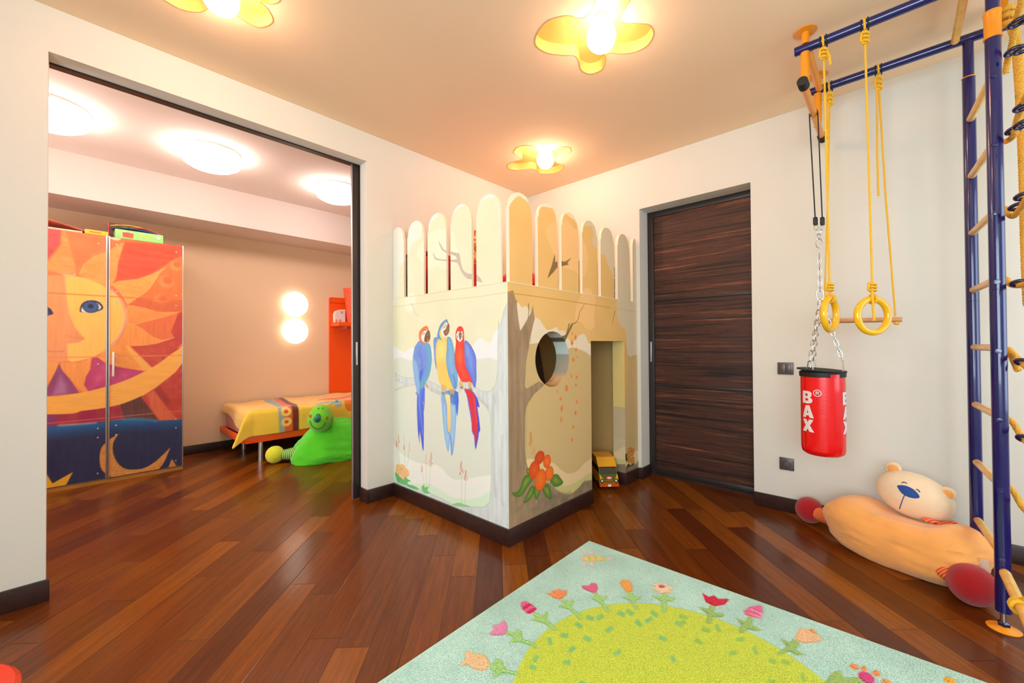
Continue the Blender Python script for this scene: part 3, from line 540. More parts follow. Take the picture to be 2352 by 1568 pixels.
trunkR = [(1155, 671), (1166, 670.6), (1172, 669), (1178, 667), (1181, 676), (1184, 688), (1187, 690), (1187, 703), (1190.6, 736), (1194, 757), (1196, 759), (1206, 743), (1213.6, 729), (1219, 720), (1222, 711), (1224, 703), (1225, 716), (1228, 730), (1223, 751), (1217, 778), (1212, 808), (1208, 831), (1206, 870), (1205, 888), (1210, 893), (1225, 884), (1238, 876), (1250, 883), (1244, 889), (1227, 904), (1214, 923), (1208, 937), (1205, 960), (1205, 1035), (1208, 1055), (1213, 1080), (1235, 1105), (1235, 1300), (1140, 1300), (1140, 671)]
cr.poly(RF(trunkR), TG, soft=2, streak=15, sc=(60, 11), edge=TE)
for x, y0, y1, a, c_ in ((1174, 700, 1180, .4, (124, 100, 78)), (1186, 760, 1100, .35, (128, 104, 80)), (1197, 800, 1060, .3, (188, 164, 134)), (1180, 720, 1150, .3, (184, 160, 132)), (1202, 900, 1080, .3, (120, 100, 80)), (1190, 900, 1150, .3, (118, 98, 80)), (1212, 760, 800, .3, (128, 104, 80))):
    cr.line(RF([(x, y0), (x+3, (y0+y1)/2), (x-1, y1)]), .022, c_, alpha=a, soft=9)
for i in range(16):
    x = 1172+i*9; y = 1190-(x-1172)*.38
    cr.dot(RF([(x, y-random.uniform(0, 26))])[0], random.uniform(.02, .05), .012, random.choice([(172, 156, 134), (112, 96, 80), (158, 142, 120)]), rot=random.uniform(-.6, .6), alpha=.35, soft=9)
cr.line(RF([(1214, 697), (1214.5, 715), (1213, 732)]), .006, TE, w2=.003)
cr.poly(RF([(1290, 772), (1297, 770), (1302, 762), (1306, 745), (1308.5, 743), (1305, 760), (1311, 746), (1316, 745), (1306, 766), (1298, 783), (1290, 778)]), (128, 102, 66), sm=2, edge=TE)
cr.line(RF([(1312, 744), (1322, 741), (1328, 732), (1332, 716), (1338, 706), (1343, 696)]), .007, (150, 116, 50), w2=.003)
cr.line(RF([(1413, 713), (1409, 729), (1406, 746)]), .006, (110, 84, 40), w2=.002)
cr.poly(RF([(1258, 638), (1263, 622), (1267, 611), (1275, 582), (1274.5, 600), (1279, 601), (1288, 598.6), (1298, 601), (1312, 592), (1303, 604), (1307, 607), (1295, 610), (1288, 612), (1279, 615), (1272, 624), (1266, 630)]), (138, 110, 66), sm=2, edge=TE)
VO = (240, 116, 44)
vines = [((1314, 750), (1316, 790), (1317, 830), (1316, 875), (1311, 900), (1313, 950)), ((1321, 748), (1324, 790), (1325, 840), (1325, 880), (1325, 930), (1321, 970), (1316, 1005)), ((1302, 850), (1303, 900), (1301, 960)), ((1290, 880), (1290, 930), (1294, 985)), ((1281, 890), (1281, 930))]
for v_ in vines: cr.line(RF(v_), .0035, (226, 186, 120), alpha=.7)
for x, y, s_, a in ((1321.7, 775, 5, 1), (1313.7, 787, 6, 1), (1323, 803, 4, 1), (1317, 826.6, 5, .8), (1324.6, 866, 4, 1), (1322.7, 884, 4, .8), (1312.7, 864, 5, .5), (1301.6, 890.7, 7, .9), (1288, 915.6, 5, .6), (1290, 938, 6, .95), (1324.6, 922, 5, .6), (1322, 948, 5, .7), (1289, 963, 6, .5), (1317, 980, 5, .7), (1313.9, 1010, 5, .95), (1316, 824, 4, .5), (1326, 820, 3, .5), (1314, 765, 4, .5), (1280, 899, 4, .4)):
    c0 = RF([(x, y)])[0]
    for k in range(5):
        t = k*2*math.pi/5+x*.7; rr = s_*.0017*random.uniform(.7, 1.1); cr.dot((c0[0]+rr*.9*math.cos(t), c0[1]+rr*1.2*math.sin(t)), rr*.8, rr*.75, VO, rot=t, alpha=a*.9, n=8, soft=2)
    cr.dot(c0, s_*.0013, s_*.0015, VO, alpha=a, n=8)
spike(cr, RF, 1219, 992, 1022, 4, (214, 110, 50), 34, sd=40); spike(cr, RF, 1227, 1025, 1042, 2.5, (226, 140, 70), 14, .7, sd=41)
stem(cr, RF, [(1220, 1022), (1223, 1045), (1225, 1060)], (170, 160, 90)); stem(cr, RF, [(1228, 1042), (1227, 1062)], (170, 160, 90))
def S(pts): return RF([(1160+x/5.805, 960+y/5.805) for x, y in pts])
G1 = (66, 116, 36); G2 = (140, 160, 60)
for pts in ([(360, 760), (280, 760), (230, 830), (200, 940), (150, 990), (90, 995), (130, 1040), (200, 1045), (260, 980), (330, 870), (370, 820)], [(370, 900), (330, 940), (290, 1020), (250, 1130), (320, 1095), (370, 1020), (390, 940)], [(400, 900), (385, 1000), (410, 1085), (450, 1040), (475, 950), (460, 900)], [(520, 900), (500, 950), (540, 1040), (610, 1080), (612, 980), (580, 890)], [(600, 850), (640, 760), (700, 750), (740, 800), (775, 858), (730, 900), (660, 915), (620, 870)], [(300, 660), (285, 720), (330, 750), (330, 690)]):
    cr.poly(S(pts), G1, sm=3, col2=G2, grad='c', soft=2, edge=(48, 88, 28))
for cx, cy, a, b, r_, c_, c2 in ((462, 525, 56, 78, .15, (206, 66, 14), (224, 84, 20)), (560, 575, 43, 80, .1, (232, 92, 16), (246, 124, 40)), (392, 688, 62, 105, -.1, (216, 72, 14), (236, 96, 24)), (590, 740, 50, 88, 0, (238, 104, 20), (246, 128, 44)), (474, 822, 66, 128, -.12, (236, 98, 14), (246, 122, 34))):
    c0 = S([(cx, cy)])[0]; ru = abs(S([(cx+a, cy)])[0][0]-c0[0]); rv = abs(S([(cx, cy+b)])[0][1]-c0[1])
    cr.dot(c0, ru*1.17, rv*1.12, c_, rot=r_, n=24, col2=c2, grad='c', edge=(190, 60, 14))
c0 = S([(480, 640)])[0]; cr.dot(c0, .012, .012, (246, 196, 120), soft=3)
def S2(pts): return RF([(1340+x/9.8, 1020+y/9.8) for x, y in pts])
cr.poly(S2([(935, 230), (985, 220), (990, 400), (940, 330)]), (62, 70, 26), sm=2); cr.poly(S2([(960, 540), (1010, 430), (1060, 470), (1120, 430), (1160, 440), (1100, 480), (1040, 500)]), (70, 76, 30), sm=2)
for cx, cy, a, b in ((1040, 130, 42, 60), (1108, 160, 36, 75), (1010, 260, 34, 80), (1095, 215, 40, 60), (1035, 345, 38, 75), (1108, 360, 42, 80)):
    c0 = S2([(cx, cy)])[0]; ru = abs(S2([(cx+a, cy)])[0][0]-c0[0]); rv = abs(S2([(cx, cy+b)])[0][1]-c0[1]); cr.dot(c0, ru, rv, (206, 128, 44), col2=(222, 150, 64), grad='c', edge=(160, 90, 24))
cr.line(RF([(1167, 672), (1300, 690), (1400, 706)]), .0045, (196, 150, 50), sm=0); cr.line(RF([(1400, 706), (1462, 716)]), .003, (206, 176, 110), sm=0)
cl.a = np.clip(cl.a*np.array([1.04, 1.07, 1.08]), 0, 250); cr.a = np.clip(cr.a*np.array([1.02, 1.0, .96]), 0, 250)  # left canvas lifted and cooled against warm room light, right warmed further
# walls of the playhouse as painted sheets
def sheet(u0, u1, v0, v1, res=RES):
    u = np.linspace(u0, u1, int((u1-u0)/res)+1); v = np.linspace(v0, v1, int((v1-v0)/res)+1); return np.meshgrid(u, v)
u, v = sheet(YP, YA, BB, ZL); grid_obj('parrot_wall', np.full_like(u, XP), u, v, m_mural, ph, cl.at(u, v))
HC = (2.109, 1.034); HR = .176; DX0, DX1, DZT = 2.557, 3.057, 1.152
u, v = sheet(XP, XB-.002, BB, ZL)
for arr, val in ((0, DX0), (0, DX1)):
    i = np.argmin(abs(u[0]-val)); u[:, i] = val
i = np.argmin(abs(v[:, 0]-DZT)); v[i, :] = DZT
du, dv = u-HC[0], v-HC[1]; rr = np.hypot(du, dv); snap = abs(rr-HR) < RES*.75
u2 = np.where(snap, HC[0]+du/np.maximum(rr, 1e-6)*HR, u); v2 = np.where(snap, HC[1]+dv/np.maximum(rr, 1e-6)*HR, v)
cu = (u2[:-1, :-1]+u2[1:, 1:]+u2[:-1, 1:]+u2[1:, :-1])/4; cv_ = (v2[:-1, :-1]+v2[1:, 1:]+v2[:-1, 1:]+v2[1:, :-1])/4
keep = (np.hypot(cu-HC[0], cv_-HC[1]) > HR-.0004) & ~((cu > DX0) & (cu < DX1) & (cv_ < DZT))
cols = cr.at(u, v)
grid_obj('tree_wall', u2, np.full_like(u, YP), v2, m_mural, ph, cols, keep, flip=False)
# round window reveal, painted on
th = np.linspace(0, 2*math.pi, 145); de = np.linspace(0, TW, 12); TH, DE = np.meshgrid(th, de)
U = HC[0]+HR*np.cos(TH); V = HC[1]+HR*np.sin(TH)
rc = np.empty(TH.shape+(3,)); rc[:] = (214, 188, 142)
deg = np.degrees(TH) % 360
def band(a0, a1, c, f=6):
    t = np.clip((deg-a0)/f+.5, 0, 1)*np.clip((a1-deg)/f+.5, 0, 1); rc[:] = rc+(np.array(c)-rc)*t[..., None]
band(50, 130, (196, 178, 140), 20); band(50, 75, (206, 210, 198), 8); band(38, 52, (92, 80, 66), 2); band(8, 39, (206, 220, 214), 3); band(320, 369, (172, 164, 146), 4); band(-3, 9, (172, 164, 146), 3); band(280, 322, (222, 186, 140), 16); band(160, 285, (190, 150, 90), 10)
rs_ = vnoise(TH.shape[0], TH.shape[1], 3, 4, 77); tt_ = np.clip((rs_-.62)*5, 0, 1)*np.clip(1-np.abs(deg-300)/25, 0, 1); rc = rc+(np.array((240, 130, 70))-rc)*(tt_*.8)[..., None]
grid_obj('window_reveal', U, YP+DE, V, m_mural, ph, rc, flip=True)
# doorway reveals
def reveal(name, X, Y, Z, cols): return grid_obj(name, X, Y, Z, m_mural, ph, cols)
yy, zz = sheet(YP, YP+TW, 0, DZT, .0015); c = np.empty(yy.shape+(3,)); c[:] = (236, 206, 128)
c[zz < .62] = (206, 186, 146); k = .40+.0*yy
tt = (yy-YP)/TW
c[zz < .36-.0*tt] = (212, 194, 152); c[zz < .275+.03*np.cos(tt*3)] = (232, 208, 164); c[zz < .2] = (206, 204, 138); c[zz < .165-.02*tt] = (142, 124, 104)
reveal('doorway_jamb', np.full_like(yy, DX1), yy, zz, c)
c2_ = np.empty(yy.shape+(3,)); c2_[:] = (206, 184, 140); reveal('doorway_jamb', np.full_like(yy, DX0), yy, zz, c2_)
xx, yy = sheet(DX0, DX1, YP, YP+TW, .01); c = np.empty(xx.shape+(3,)); c[:] = (226, 190, 124)
grid_obj('doorway_head', xx, yy, np.full_like(xx, DZT), m_mural, ph, c)
m_in = mat('playhouse inside paint', rgb(196, 160, 100), .85)
m_cream = mat('cream edge paint', rgb(242, 228, 196), .7)
ins = MB(); Yi, Xi = YP+TW, XP+.06
ins.box((XP+.002, YP+.01, BB*0), (Xi, YA, ZL-.004))
ins.build('inner_side', m_in, ph, smooth=False)
# inner skin of the tree wall with matching openings
iu, iv = sheet(Xi, XB-.002, 0, ZL-.004, .004); 
for val in (DX0, DX1): iu[:, np.argmin(abs(iu[0]-val))] = val
iv[np.argmin(abs(iv[:, 0]-DZT)), :] = DZT
du, dv = iu-HC[0], iv-HC[1]; rr = np.hypot(du, dv); sn = abs(rr-HR) < .003
iu2 = np.where(sn, HC[0]+du/np.maximum(rr, 1e-6)*HR, iu); iv2 = np.where(sn, HC[1]+dv/np.maximum(rr, 1e-6)*HR, iv)
cu = (iu2[:-1, :-1]+iu2[1:, 1:])/2; cv_ = (iv2[:-1, :-1]+iv2[1:, 1:])/2
kp = (np.hypot(cu-HC[0], cv_-HC[1]) > HR-.0006) & ~((cu > DX0) & (cu < DX1) & (cv_ < DZT))
ic = np.empty(iu.shape+(3,)); ic[:] = (206, 180, 130); grid_obj('inner_wall', iu2, np.full_like(iu, Yi), iv2, m_mural, ph, ic, kp)
lin = MB(); lin.box((XB-.006, Yi, BB), (XB-.0005, YA-.001, ZL-.04)); lin.box((Xi, YA-.006, 0), (XB-.006, YA-.0005, ZL-.04)); lin.build('inner_lining', mat('ochre inside paint', rgb(246, 200, 124), .85), ph, smooth=False)
# deck of the loft and its top ledge
MB().box((XP+.001, YP+.001, ZL-.04), (XB-.002, YA-.002, ZL-.002)).build('loft_deck', m_cream, ph, smooth=False)
lg = MB(); lg.prism([(XP-.002, YP-.002), (XB-.002, YP-.002), (XB-.002, YP+.07), (XP+.07, YP+.07), (XP+.07, YA-.001), (XP-.002, YA-.001)], lambda x, y: (x, y, ZL-.003), lambda x, y: (x, y, ZL+.0008)); lg.build('ledge', m_cream, ph, smooth=False)
for a, b in (((XP-T, YP-T, 0), (DX0, YP, BB)), ((DX1, YP-T, 0), (XB-T, YP, BB)), ((XP-T, YP, 0), (XP, YA-T, BB)), ((DX1-T, YP-T, 0), (DX1, YP+TW, BB))):
    MB().box(a, b, bev=.002).build('skirting', m_base, ph)
# pickets
def picket(face, c0, w, cv, lo=None, hi=None):
    """rounded board; face 'L' stands on the parrot wall, 'R' on the tree wall"""
    nx = 34; hw = w/2; h2 = hw*.915; sh = 1.912; s_ = np.linspace(-1, 1, nx); zs = list(np.linspace(ZL, sh, 90)); ws = [hw]*90
    for t in np.linspace(0, math.pi/2*.999, 30): zs.append(sh+.0004+(2.013-sh)*math.sin(t)); ws.append(h2*math.cos(t)**.9)
    zs = np.array(zs); ws = np.array(ws); nz = len(zs)
    Un = c0+s_[None]*ws[:, None]; V = np.repeat(zs[:, None], nx, 1)
    if lo is not None: Un = np.clip(Un, lo, hi)
    cols = cv.at(Un, V)
    off = -PK*0
    F0 = (np.full_like(Un, XP), Un, V) if face == 'L' else (Un, np.full_like(Un, YP), V)
    n0 = nx*nz; co = np.stack(F0, -1).reshape(-1, 3); d = np.array([.016, 0, 0]) if face == 'L' else np.array([0, .026, 0])
    co2 = np.concatenate([co, co+d]); i = np.arange(n0).reshape(nz, nx)
    q4 = np.stack([i[:-1, :-1], i[:-1, 1:], i[1:, 1:], i[1:, :-1]], -1).reshape(-1, 4)
    rim = list(i[:, 0])+list(i[-1, 1:])+list(i[::-1, -1][1:])
    # duplicate the rim so that the edges keep their own cream paint
    R = len(rim); rimv = np.concatenate([co[rim], co[rim]+d]); o = 2*n0
    side = np.array([(o+k, o+k+1, o+R+k+1, o+R+k) for k in range(R-1)])
    co3 = np.concatenate([co2, rimv]); f = np.concatenate([q4, q4[:, ::-1]+n0, side])
    cc = np.empty((len(co3), 3)); cc[:n0] = cols.reshape(-1, 3); cc[n0:2*n0] = (236, 224, 196); cc[2*n0:] = (244, 234, 208)
    return raw_obj('picket', co3, f, m_mural, ph, cc)
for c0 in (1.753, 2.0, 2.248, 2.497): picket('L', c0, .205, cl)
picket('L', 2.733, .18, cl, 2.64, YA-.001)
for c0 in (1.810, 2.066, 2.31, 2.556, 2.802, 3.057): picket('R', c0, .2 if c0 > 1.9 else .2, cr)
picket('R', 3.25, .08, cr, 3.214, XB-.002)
# things kept on the loft and inside
m_redp = mat('red plastic', rgb(206, 22, 22), .35, coat=.3)
t = empty('storage_box', (1.95, 2.66, ZL), 'tall red plastic storage box standing on the playhouse loft by the left wall', 'box')
bx = MB(); bx.box((1.79, 2.56, ZL), (2.12, 2.765, ZL+.32), bev=.02); bx.build('body', m_redp, t); MB().box((1.78, 2.55, ZL+.32), (2.13, 2.77, ZL+.35), bev=.01).build('lid', mat('dark red plastic', rgb(150, 16, 18), .4), t)
t = empty('floor_cushion', (2.41, 2.13, ZL), 'round bright red cushion lying on the playhouse loft behind the corner picket', 'cushion')
MB().ball((2.41, 2.13, ZL+.10), (.2, .17, .12), 4).build('pad', mat('red cotton', rgb(222, 24, 26), .8, sheen=.3, bump=.2, bscale=200), t)
MB().torus((2.41, 2.13, ZL+.10), .198, .006, sy=.85).build('piping', m_redp, t)
t = empty('plush_giraffe', (2.18, 2.44, ZL), 'plush giraffe with orange patches sitting on the loft seen between two pickets', 'soft toy')
m_gir = bpy.data.materials.new('giraffe plush'); m_gir.use_nodes = True
_n = m_gir.node_tree; _v = _n.nodes.new('ShaderNodeTexVoronoi'); _v.feature = 'DISTANCE_TO_EDGE'; _v.inputs['Scale'].default_value = 16
_r = _n.nodes.new('ShaderNodeValToRGB'); _r.color_ramp.elements[0].position = .08; _r.color_ramp.elements[0].color = rgb(246, 220, 150); _r.color_ramp.elements[1].position = .12; _r.color_ramp.elements[1].color = rgb(224, 110, 30)
_n.links.new(_n.nodes.new('ShaderNodeTexCoord').outputs['Object'], _v.inputs['Vector']); _n.links.new(_v.outputs['Distance'], _r.inputs[0]); _n.links.new(_r.outputs[0], _n.nodes['Principled BSDF'].inputs['Base Color'])
gx, gy = 1.78, 2.34
g = MB(); g.ball((gx+.4, gy+.1, ZL+.13), (.12, .1, .14), 3); g.tube([(gx+.4, gy+.1, ZL+.2), (gx+.38, gy+.08, ZL+.34), (gx+.36, gy+.06, ZL+.42)], [.06, .045, .04]); g.build('body', m_gir, t)
g = MB(); g.ball((gx+.34, gy+.05, ZL+.44), (.08, .05, .05), 3); g.tube([(gx+.37, gy+.03, ZL+.47), (gx+.37, gy+.03, ZL+.53)], .009); g.tube([(gx+.37, gy+.08, ZL+.47), (gx+.37, gy+.08, ZL+.53)], .009); g.build('head', m_gir, t)
t = empty('toy_fire_engine', (2.06, 2.2, ZL), 'red toy fire engine with black wheels parked on the loft behind the parrot wall pickets', 'toy')
g = MB(); g.box((1.80, 2.08, ZL+.04), (1.98, 2.42, ZL+.2), bev=.015); g.box((1.80, 2.3, ZL+.2), (1.98, 2.42, ZL+.27), bev=.015); g.build('body', m_redp, t)
for yy_ in (2.14, 2.34):
    for xx_ in (1.8, 1.98): MB().lathe([(.0001, -.02), (.04, -.02), (.04, .02), (.0001, .02)], 20, (xx_, yy_, ZL+.04), Matrix.Rotation(math.pi/2, 3, 'Y')).build('wheel', m_black, t)
g = MB(); g.tube([(1.86, 2.1, ZL+.225), (1.86, 2.3, ZL+.29)], .006); g.tube([(1.92, 2.1, ZL+.225), (1.92, 2.3, ZL+.29)], .006); g.build('ladder', mat('yellow plastic', rgb(240, 190, 40), .4), t)
t = empty('wooden_crate', (2.96, 1.86, ZL), 'dark brown wooden toy crate on the loft behind the tree wall pickets', 'crate')
g = MB()
for z in (0, .1, .2): g.box((2.72, 1.74, ZL+.02+z), (3.2, 1.76, ZL+.1+z), bev=.003); g.box((2.72, 1.98, ZL+.02+z), (3.2, 2.0, ZL+.1+z), bev=.003)
for z in (0, .1, .2): g.box((2.72, 1.76, ZL+.02+z), (2.74, 1.98, ZL+.1+z), bev=.003); g.box((3.18, 1.76, ZL+.02+z), (3.2, 1.98, ZL+.1+z), bev=.003)
g.build('slats', mat('dark stained wood', rgb(96, 48, 26), .6, var=.3, vscale=20), t)
g = MB(); g.box((2.72, 1.74, ZL), (3.2, 2.0, ZL+.02)); g.build('bottom', m_base, t)
g = MB().box((XP+.35, 2.35, .0), (XP+.47, 2.75, 0.02)); 
t = empty('leaning_board', (2.25, 2.5, 0), 'dark brown board leaning inside the playhouse, seen through the round window', 'board')
bd = MB(); bd.prism([(2.35, 0), (3.114, 0), (2.78, 1.36), (2.35, 1.36)], lambda a, b: (a, 2.30, b), lambda a, b: (a, 2.325, b)); bd.build('panel', m_base, t, smooth=False)
# toy van in the doorway
van = empty('toy_van', (2.88, 1.70, 0), 'yellow and green toy van with orange bumper parked in the playhouse doorway', 'toy van')
vy = mat('yellow toy plastic', rgb(240, 170, 24), .35, coat=.4); vg = mat('green toy plastic', rgb(62, 96, 30), .35, coat=.4); vo = mat('orange toy plastic', rgb(214, 84, 22), .35, coat=.4)
ang = math.radians(226); ca, sa = math.cos(ang), math.sin(ang)
VO_ = np.array([2.868, 1.642, 0])
def VV(a, b, z): return (VO_[0]+ca*a-sa*b, VO_[1]+sa*a+ca*b, z*(.93 if z > .06 else 1))      # a: forward, b: to the van's left
def vprism(mb, prof, b0, b1, mi=0):
    n = len(prof); mb.add([VV(a, b0, z) for a, z in prof]+[VV(a, b1, z) for a, z in prof], [tuple(range(n)), tuple(range(2*n-1, n-1, -1))]+[(i, (i+1) % n, n+(i+1) % n, n+i)[::-1] for i in range(n)], mi)
HWV = .072
g = MB(); vprism(g, [(-.24, .045), (.0, .045), (.012, .07), (.010, .105), (-.012, .125), (-.24, .125)], -HWV, HWV); g.build('lower_body', vy, van)
g = MB(); vprism(g, [(-.24, .125), (-.014, .125), (-.045, .185), (-.24, .185)], -HWV+.004, HWV-.004); g.build('cabin', mat('dark van windows', rgb(34, 32, 20), .1, coat=.6), van)
for b in (-HWV+.002, HWV-.008):
    g = MB(); g.prism([(-.015, .124), (-.008, .124), (-.040, .187), (-.047, .187)], lambda a, z, b=b: VV(a, b, z), lambda a, z, b=b: VV(a, b+.006, z)); g.build('window_post', vg, van)
g = MB(); vprism(g, [(-.25, .185), (-.028, .182), (-.05, .2), (-.10, .245), (-.25, .25)], -HWV-.001, HWV+.001); g.build('roof', vy, van)
g = MB(); g.add([VV(.0125, b, z) for b, z in ((-.055, .122), (.055, .122), (.032, .085), (-.032, .085))], [(0, 1, 2, 3)]); g.add([VV(.0135, b, z) for b, z in ((-.055, .122), (.055, .122), (.032, .085), (-.032, .085))], [(3, 2, 1, 0)])
def af(z): return .0128 if z <= .105 else .0128-(z-.105)/.0215*.0235
g = MB(); bp_ = [(-.034, .084), (.034, .084), (.052, .1045), (.0665, .127), (-.0665, .127), (-.052, .1045)]; fo = [VV(af(z)+.0016, b, z) for b, z in bp_]; bo = [VV(af(z)-.004, b, z) for b, z in bp_]
g.add(fo+bo, [(0, 1, 2, 5), (5, 2, 3, 4), (6, 11, 8, 7), (11, 10, 9, 8)]+[(i, (i+1) % 6, 6+(i+1) % 6, 6+i) for i in range(6)]); g.build('bonnet_panel', vg, van)
g = MB(); vprism(g, [(-.02, .03), (.022, .03), (.024, .052), (-.02, .055)], -HWV-.002, HWV+.002); g.build('bumper', vo, van)
g = MB(); 
for z in (.06, .068, .076): g.prism([(.0, 0), (.014, 0), (.014, .004), (0, .004)], lambda a, q, z=z: VV(a+.001, -.038, z+q), lambda a, q, z=z: VV(a+.001, .038, z+q))
g.build('grille', m_black, van)
g = MB(); g.prism([(0, 0), (.026, 0), (.026, .016), (0, .016)], lambda a, q: VV(a, -.012, .033+q), lambda a, q: VV(a, .012, .033+q)); g.build('number_plate', m_white, van)
for b in (-.055, .055):
    c = VV(.012, b, .078); rot = Matrix.Rotation(ang, 3, 'Z') @ Matrix.Rotation(math.pi/2, 3, 'Y')
    h_ = MB().lathe([(.016, -.004), (.016, .003), (.012, .004), (.0105, .001)], 20, c, rot).build('headlight', m_black, van)
    MB().ball(c, (.0095, .0095, .0095), 2).build('lens', m_white, h_)
em = MB(); c = Vector(VV(.0155, 0, .104))
star = [((.030 if k % 2 else .023)*math.cos(k*math.pi/12), (.019 if k % 2 else .0145)*math.sin(k*math.pi/12)) for k in range(24)]
em.prism(star, lambda b, z: VV(.013, b, .104+z), lambda b, z: VV(.017, b, .104+z)); eo = em.build('emblem', mat('red badge', rgb(214, 60, 50), .5), van)
em = MB(); em.prism([(.018*math.cos(a), .007*math.sin(a)) for a in np.linspace(0, 2*math.pi, 14, endpoint=False)], lambda b, z: VV(.0165, b, .104+z), lambda b, z: VV(.0178, b, .104+z)); em.build('badge_centre', m_white, eo)
for a in (-.05, -.2):
    for b in (-HWV+.01, HWV-.01):
        rot = Matrix.Rotation(ang, 3, 'Z') @ Matrix.Rotation(math.pi/2, 3, 'X')
        MB().lathe([(.0001, -.01), (.03, -.01), (.03, .01), (.0001, .01)], 20, VV(a, b, .03), rot).build('wheel', m_black, van)
# ------------------------------------------------------------------ tufted rug
RX0, RX1, RY0, RY1 = .50, 2.018, -.30, 1.283; RTH = math.radians(.9)
rc_ = Canvas(RX0-.01, RX1+.02, RY0-.03, RY1+.03, .0022, (192, 234, 222))
HCX, HCY, HRR = 1.272, .487, .52
def K(pts, ox=1040, oy=1240, s=4.523): return [tuple(P(ox+x/s, oy+y/s, 'z', .018)[:2]) for x, y in pts]
def K2(pts): return K(pts, 1560, 1300, 3.36)
rc_.tone(9, 90, 90); rc_.tone(5, 30, 30)
a_ = np.linspace(0, 2*math.pi, 90, endpoint=False)
rc_.poly([(HCX+HRR*math.cos(t), HCY+HRR*math.sin(t)) for t in a_], (212, 230, 72), h=.0)
GS = (176, 226, 136)
def fl_(pts, col, f=K, h=.003, sm=0):
    q = f(pts)
    for k in (0, 1):
        if k: q = [(2*HCX-x, 2*HCY-y) for x, y in q]
        rc_.poly(q, col, h=h, sm=sm)
for st in ([(385, 1270), (440, 1280), (450, 1220), (510, 1250), (550, 1340), (690, 1375), (680, 1405), (560, 1372), (510, 1380), (400, 1440), (440, 1370), (400, 1330), (375, 1300)],
           [(555, 935), (650, 960), (665, 915), (715, 950), (730, 1030), (830, 1060), (900, 1105), (870, 1120), (780, 1080), (700, 1050), (580, 1065), (640, 1010), (600, 985), (545, 965)],
           [(845, 742), (930, 785), (970, 735), (990, 765), (975, 820), (1085, 915), (1065, 940), (950, 860), (880, 840), (800, 820), (870, 800), (826, 760)],
           [(1140, 600), (1200, 640), (1245, 605), (1260, 640), (1230, 690), (1355, 800), (1335, 825), (1210, 715), (1150, 700), (1095, 680), (1165, 662), (1115, 615)],
           [(1462, 545), (1490, 538), (1535, 590), (1600, 570), (1600, 605), (1560, 630), (1630, 730), (1600, 742), (1510, 635), (1420, 590), (1480, 588)],
           [(1815, 538), (1860, 538), (1880, 590), (1960, 570), (1940, 605), (1895, 625), (1925, 710), (1890, 715), (1850, 632), (1745, 580), (1830, 585)],
           [(2180, 545), (2225, 545), (2225, 590), (2310, 595), (2270, 635), (2225, 630), (2215, 750), (2165, 740), (2165, 630), (2060, 570), (2170, 590)]): fl_(st, GS)
for st in ([(235, 295), (275, 305), (262, 355), (355, 365), (330, 390), (260, 385), (240, 440), (205, 430), (220, 370), (150, 310), (230, 330)],
           [(530, 385), (572, 395), (550, 445), (635, 485), (600, 495), (525, 480), (480, 515), (455, 500), (480, 450), (440, 395), (510, 430)],
           [(880, 560), (935, 590), (890, 640), (975, 680), (900, 680), (850, 650), (760, 680), (750, 665), (830, 620), (775, 545), (850, 590)],
           [(1180, 820), (1240, 800), (1270, 860), (1420, 850), (1430, 890), (1280, 930), (1100, 930), (1130, 880)]): fl_(st, (168, 206, 112), K2)
fl_([(70, 1290), (130, 1230), (135, 1135), (190, 1165), (260, 1175), (330, 1190), (375, 1240), (385, 1290), (350, 1340), (280, 1350), (210, 1325), (160, 1285), (110, 1300)], (250, 212, 162))
fl_([(375, 970), (430, 920), (412, 880), (480, 875), (525, 822), (565, 870), (570, 930), (545, 970), (480, 985), (410, 980)], (240, 152, 196))
fl_([(708, 640), (760, 632), (830, 665), (868, 710), (840, 745), (780, 758), (735, 720), (710, 680)], (240, 104, 156))
fl_([(720, 700), (795, 655), (822, 668), (735, 722)], (222, 10, 80)); fl_([(760, 748), (862, 695), (868, 715), (800, 758)], (222, 10, 80))
fl_([(970, 545), (1040, 545), (1030, 520), (1080, 520), (1100, 498), (1135, 525), (1190, 515), (1180, 560), (1120, 612), (1050, 595), (1010, 570)], (250, 160, 96))
fl_([(1342, 470), (1415, 470), (1440, 442), (1490, 448), (1508, 490), (1490, 540), (1465, 545), (1400, 520), (1350, 495)], (238, 106, 156))
fl_([(1735, 440), (1760, 405), (1800, 410), (1850, 430), (1868, 480), (1860, 530), (1800, 538), (1770, 490)], (250, 178, 84))
fl_([(2060, 455), (2120, 450), (2140, 430), (2170, 450), (2230, 450), (2235, 470), (2300, 500), (2255, 520), (2290, 555), (2210, 545), (2150, 555), (2130, 530), (2065, 505), (2110, 480)], (250, 226, 190))
fl_([(2140, 470), (2170, 464), (2200, 475), (2196, 492), (2160, 497), (2142, 488)], (230, 90, 130))
fl_([(180, 205), (230, 235), (270, 222), (300, 250), (385, 250), (350, 290), (270, 305), (205, 270)], (224, 0, 58), K2)
fl_([(500, 345), (540, 312), (635, 300), (645, 350), (625, 400), (560, 385), (510, 370)], (244, 108, 158), K2)
fl_([(520, 325), (560, 325), (640, 360), (638, 375)], (250, 176, 204), K2); fl_([(505, 350), (530, 352), (630, 385), (618, 396)], (250, 176, 204), K2)
fl_([(888, 550), (930, 475), (1000, 485), (1060, 520), (1105, 560), (1060, 582), (960, 588), (910, 570)], (250, 206, 156), K2); fl_([(990, 487), (1030, 480), (1072, 527), (1020, 508)], (250, 166, 80), K2)
def ell(cx, cy, a, b, r=0): return [(cx+a*math.cos(t)*math.cos(r)-b*math.sin(t)*math.sin(r), cy+a*math.cos(t)*math.sin(r)+b*math.sin(t)*math.cos(r)) for t in np.linspace(0, 2*math.pi, 14, endpoint=False)]
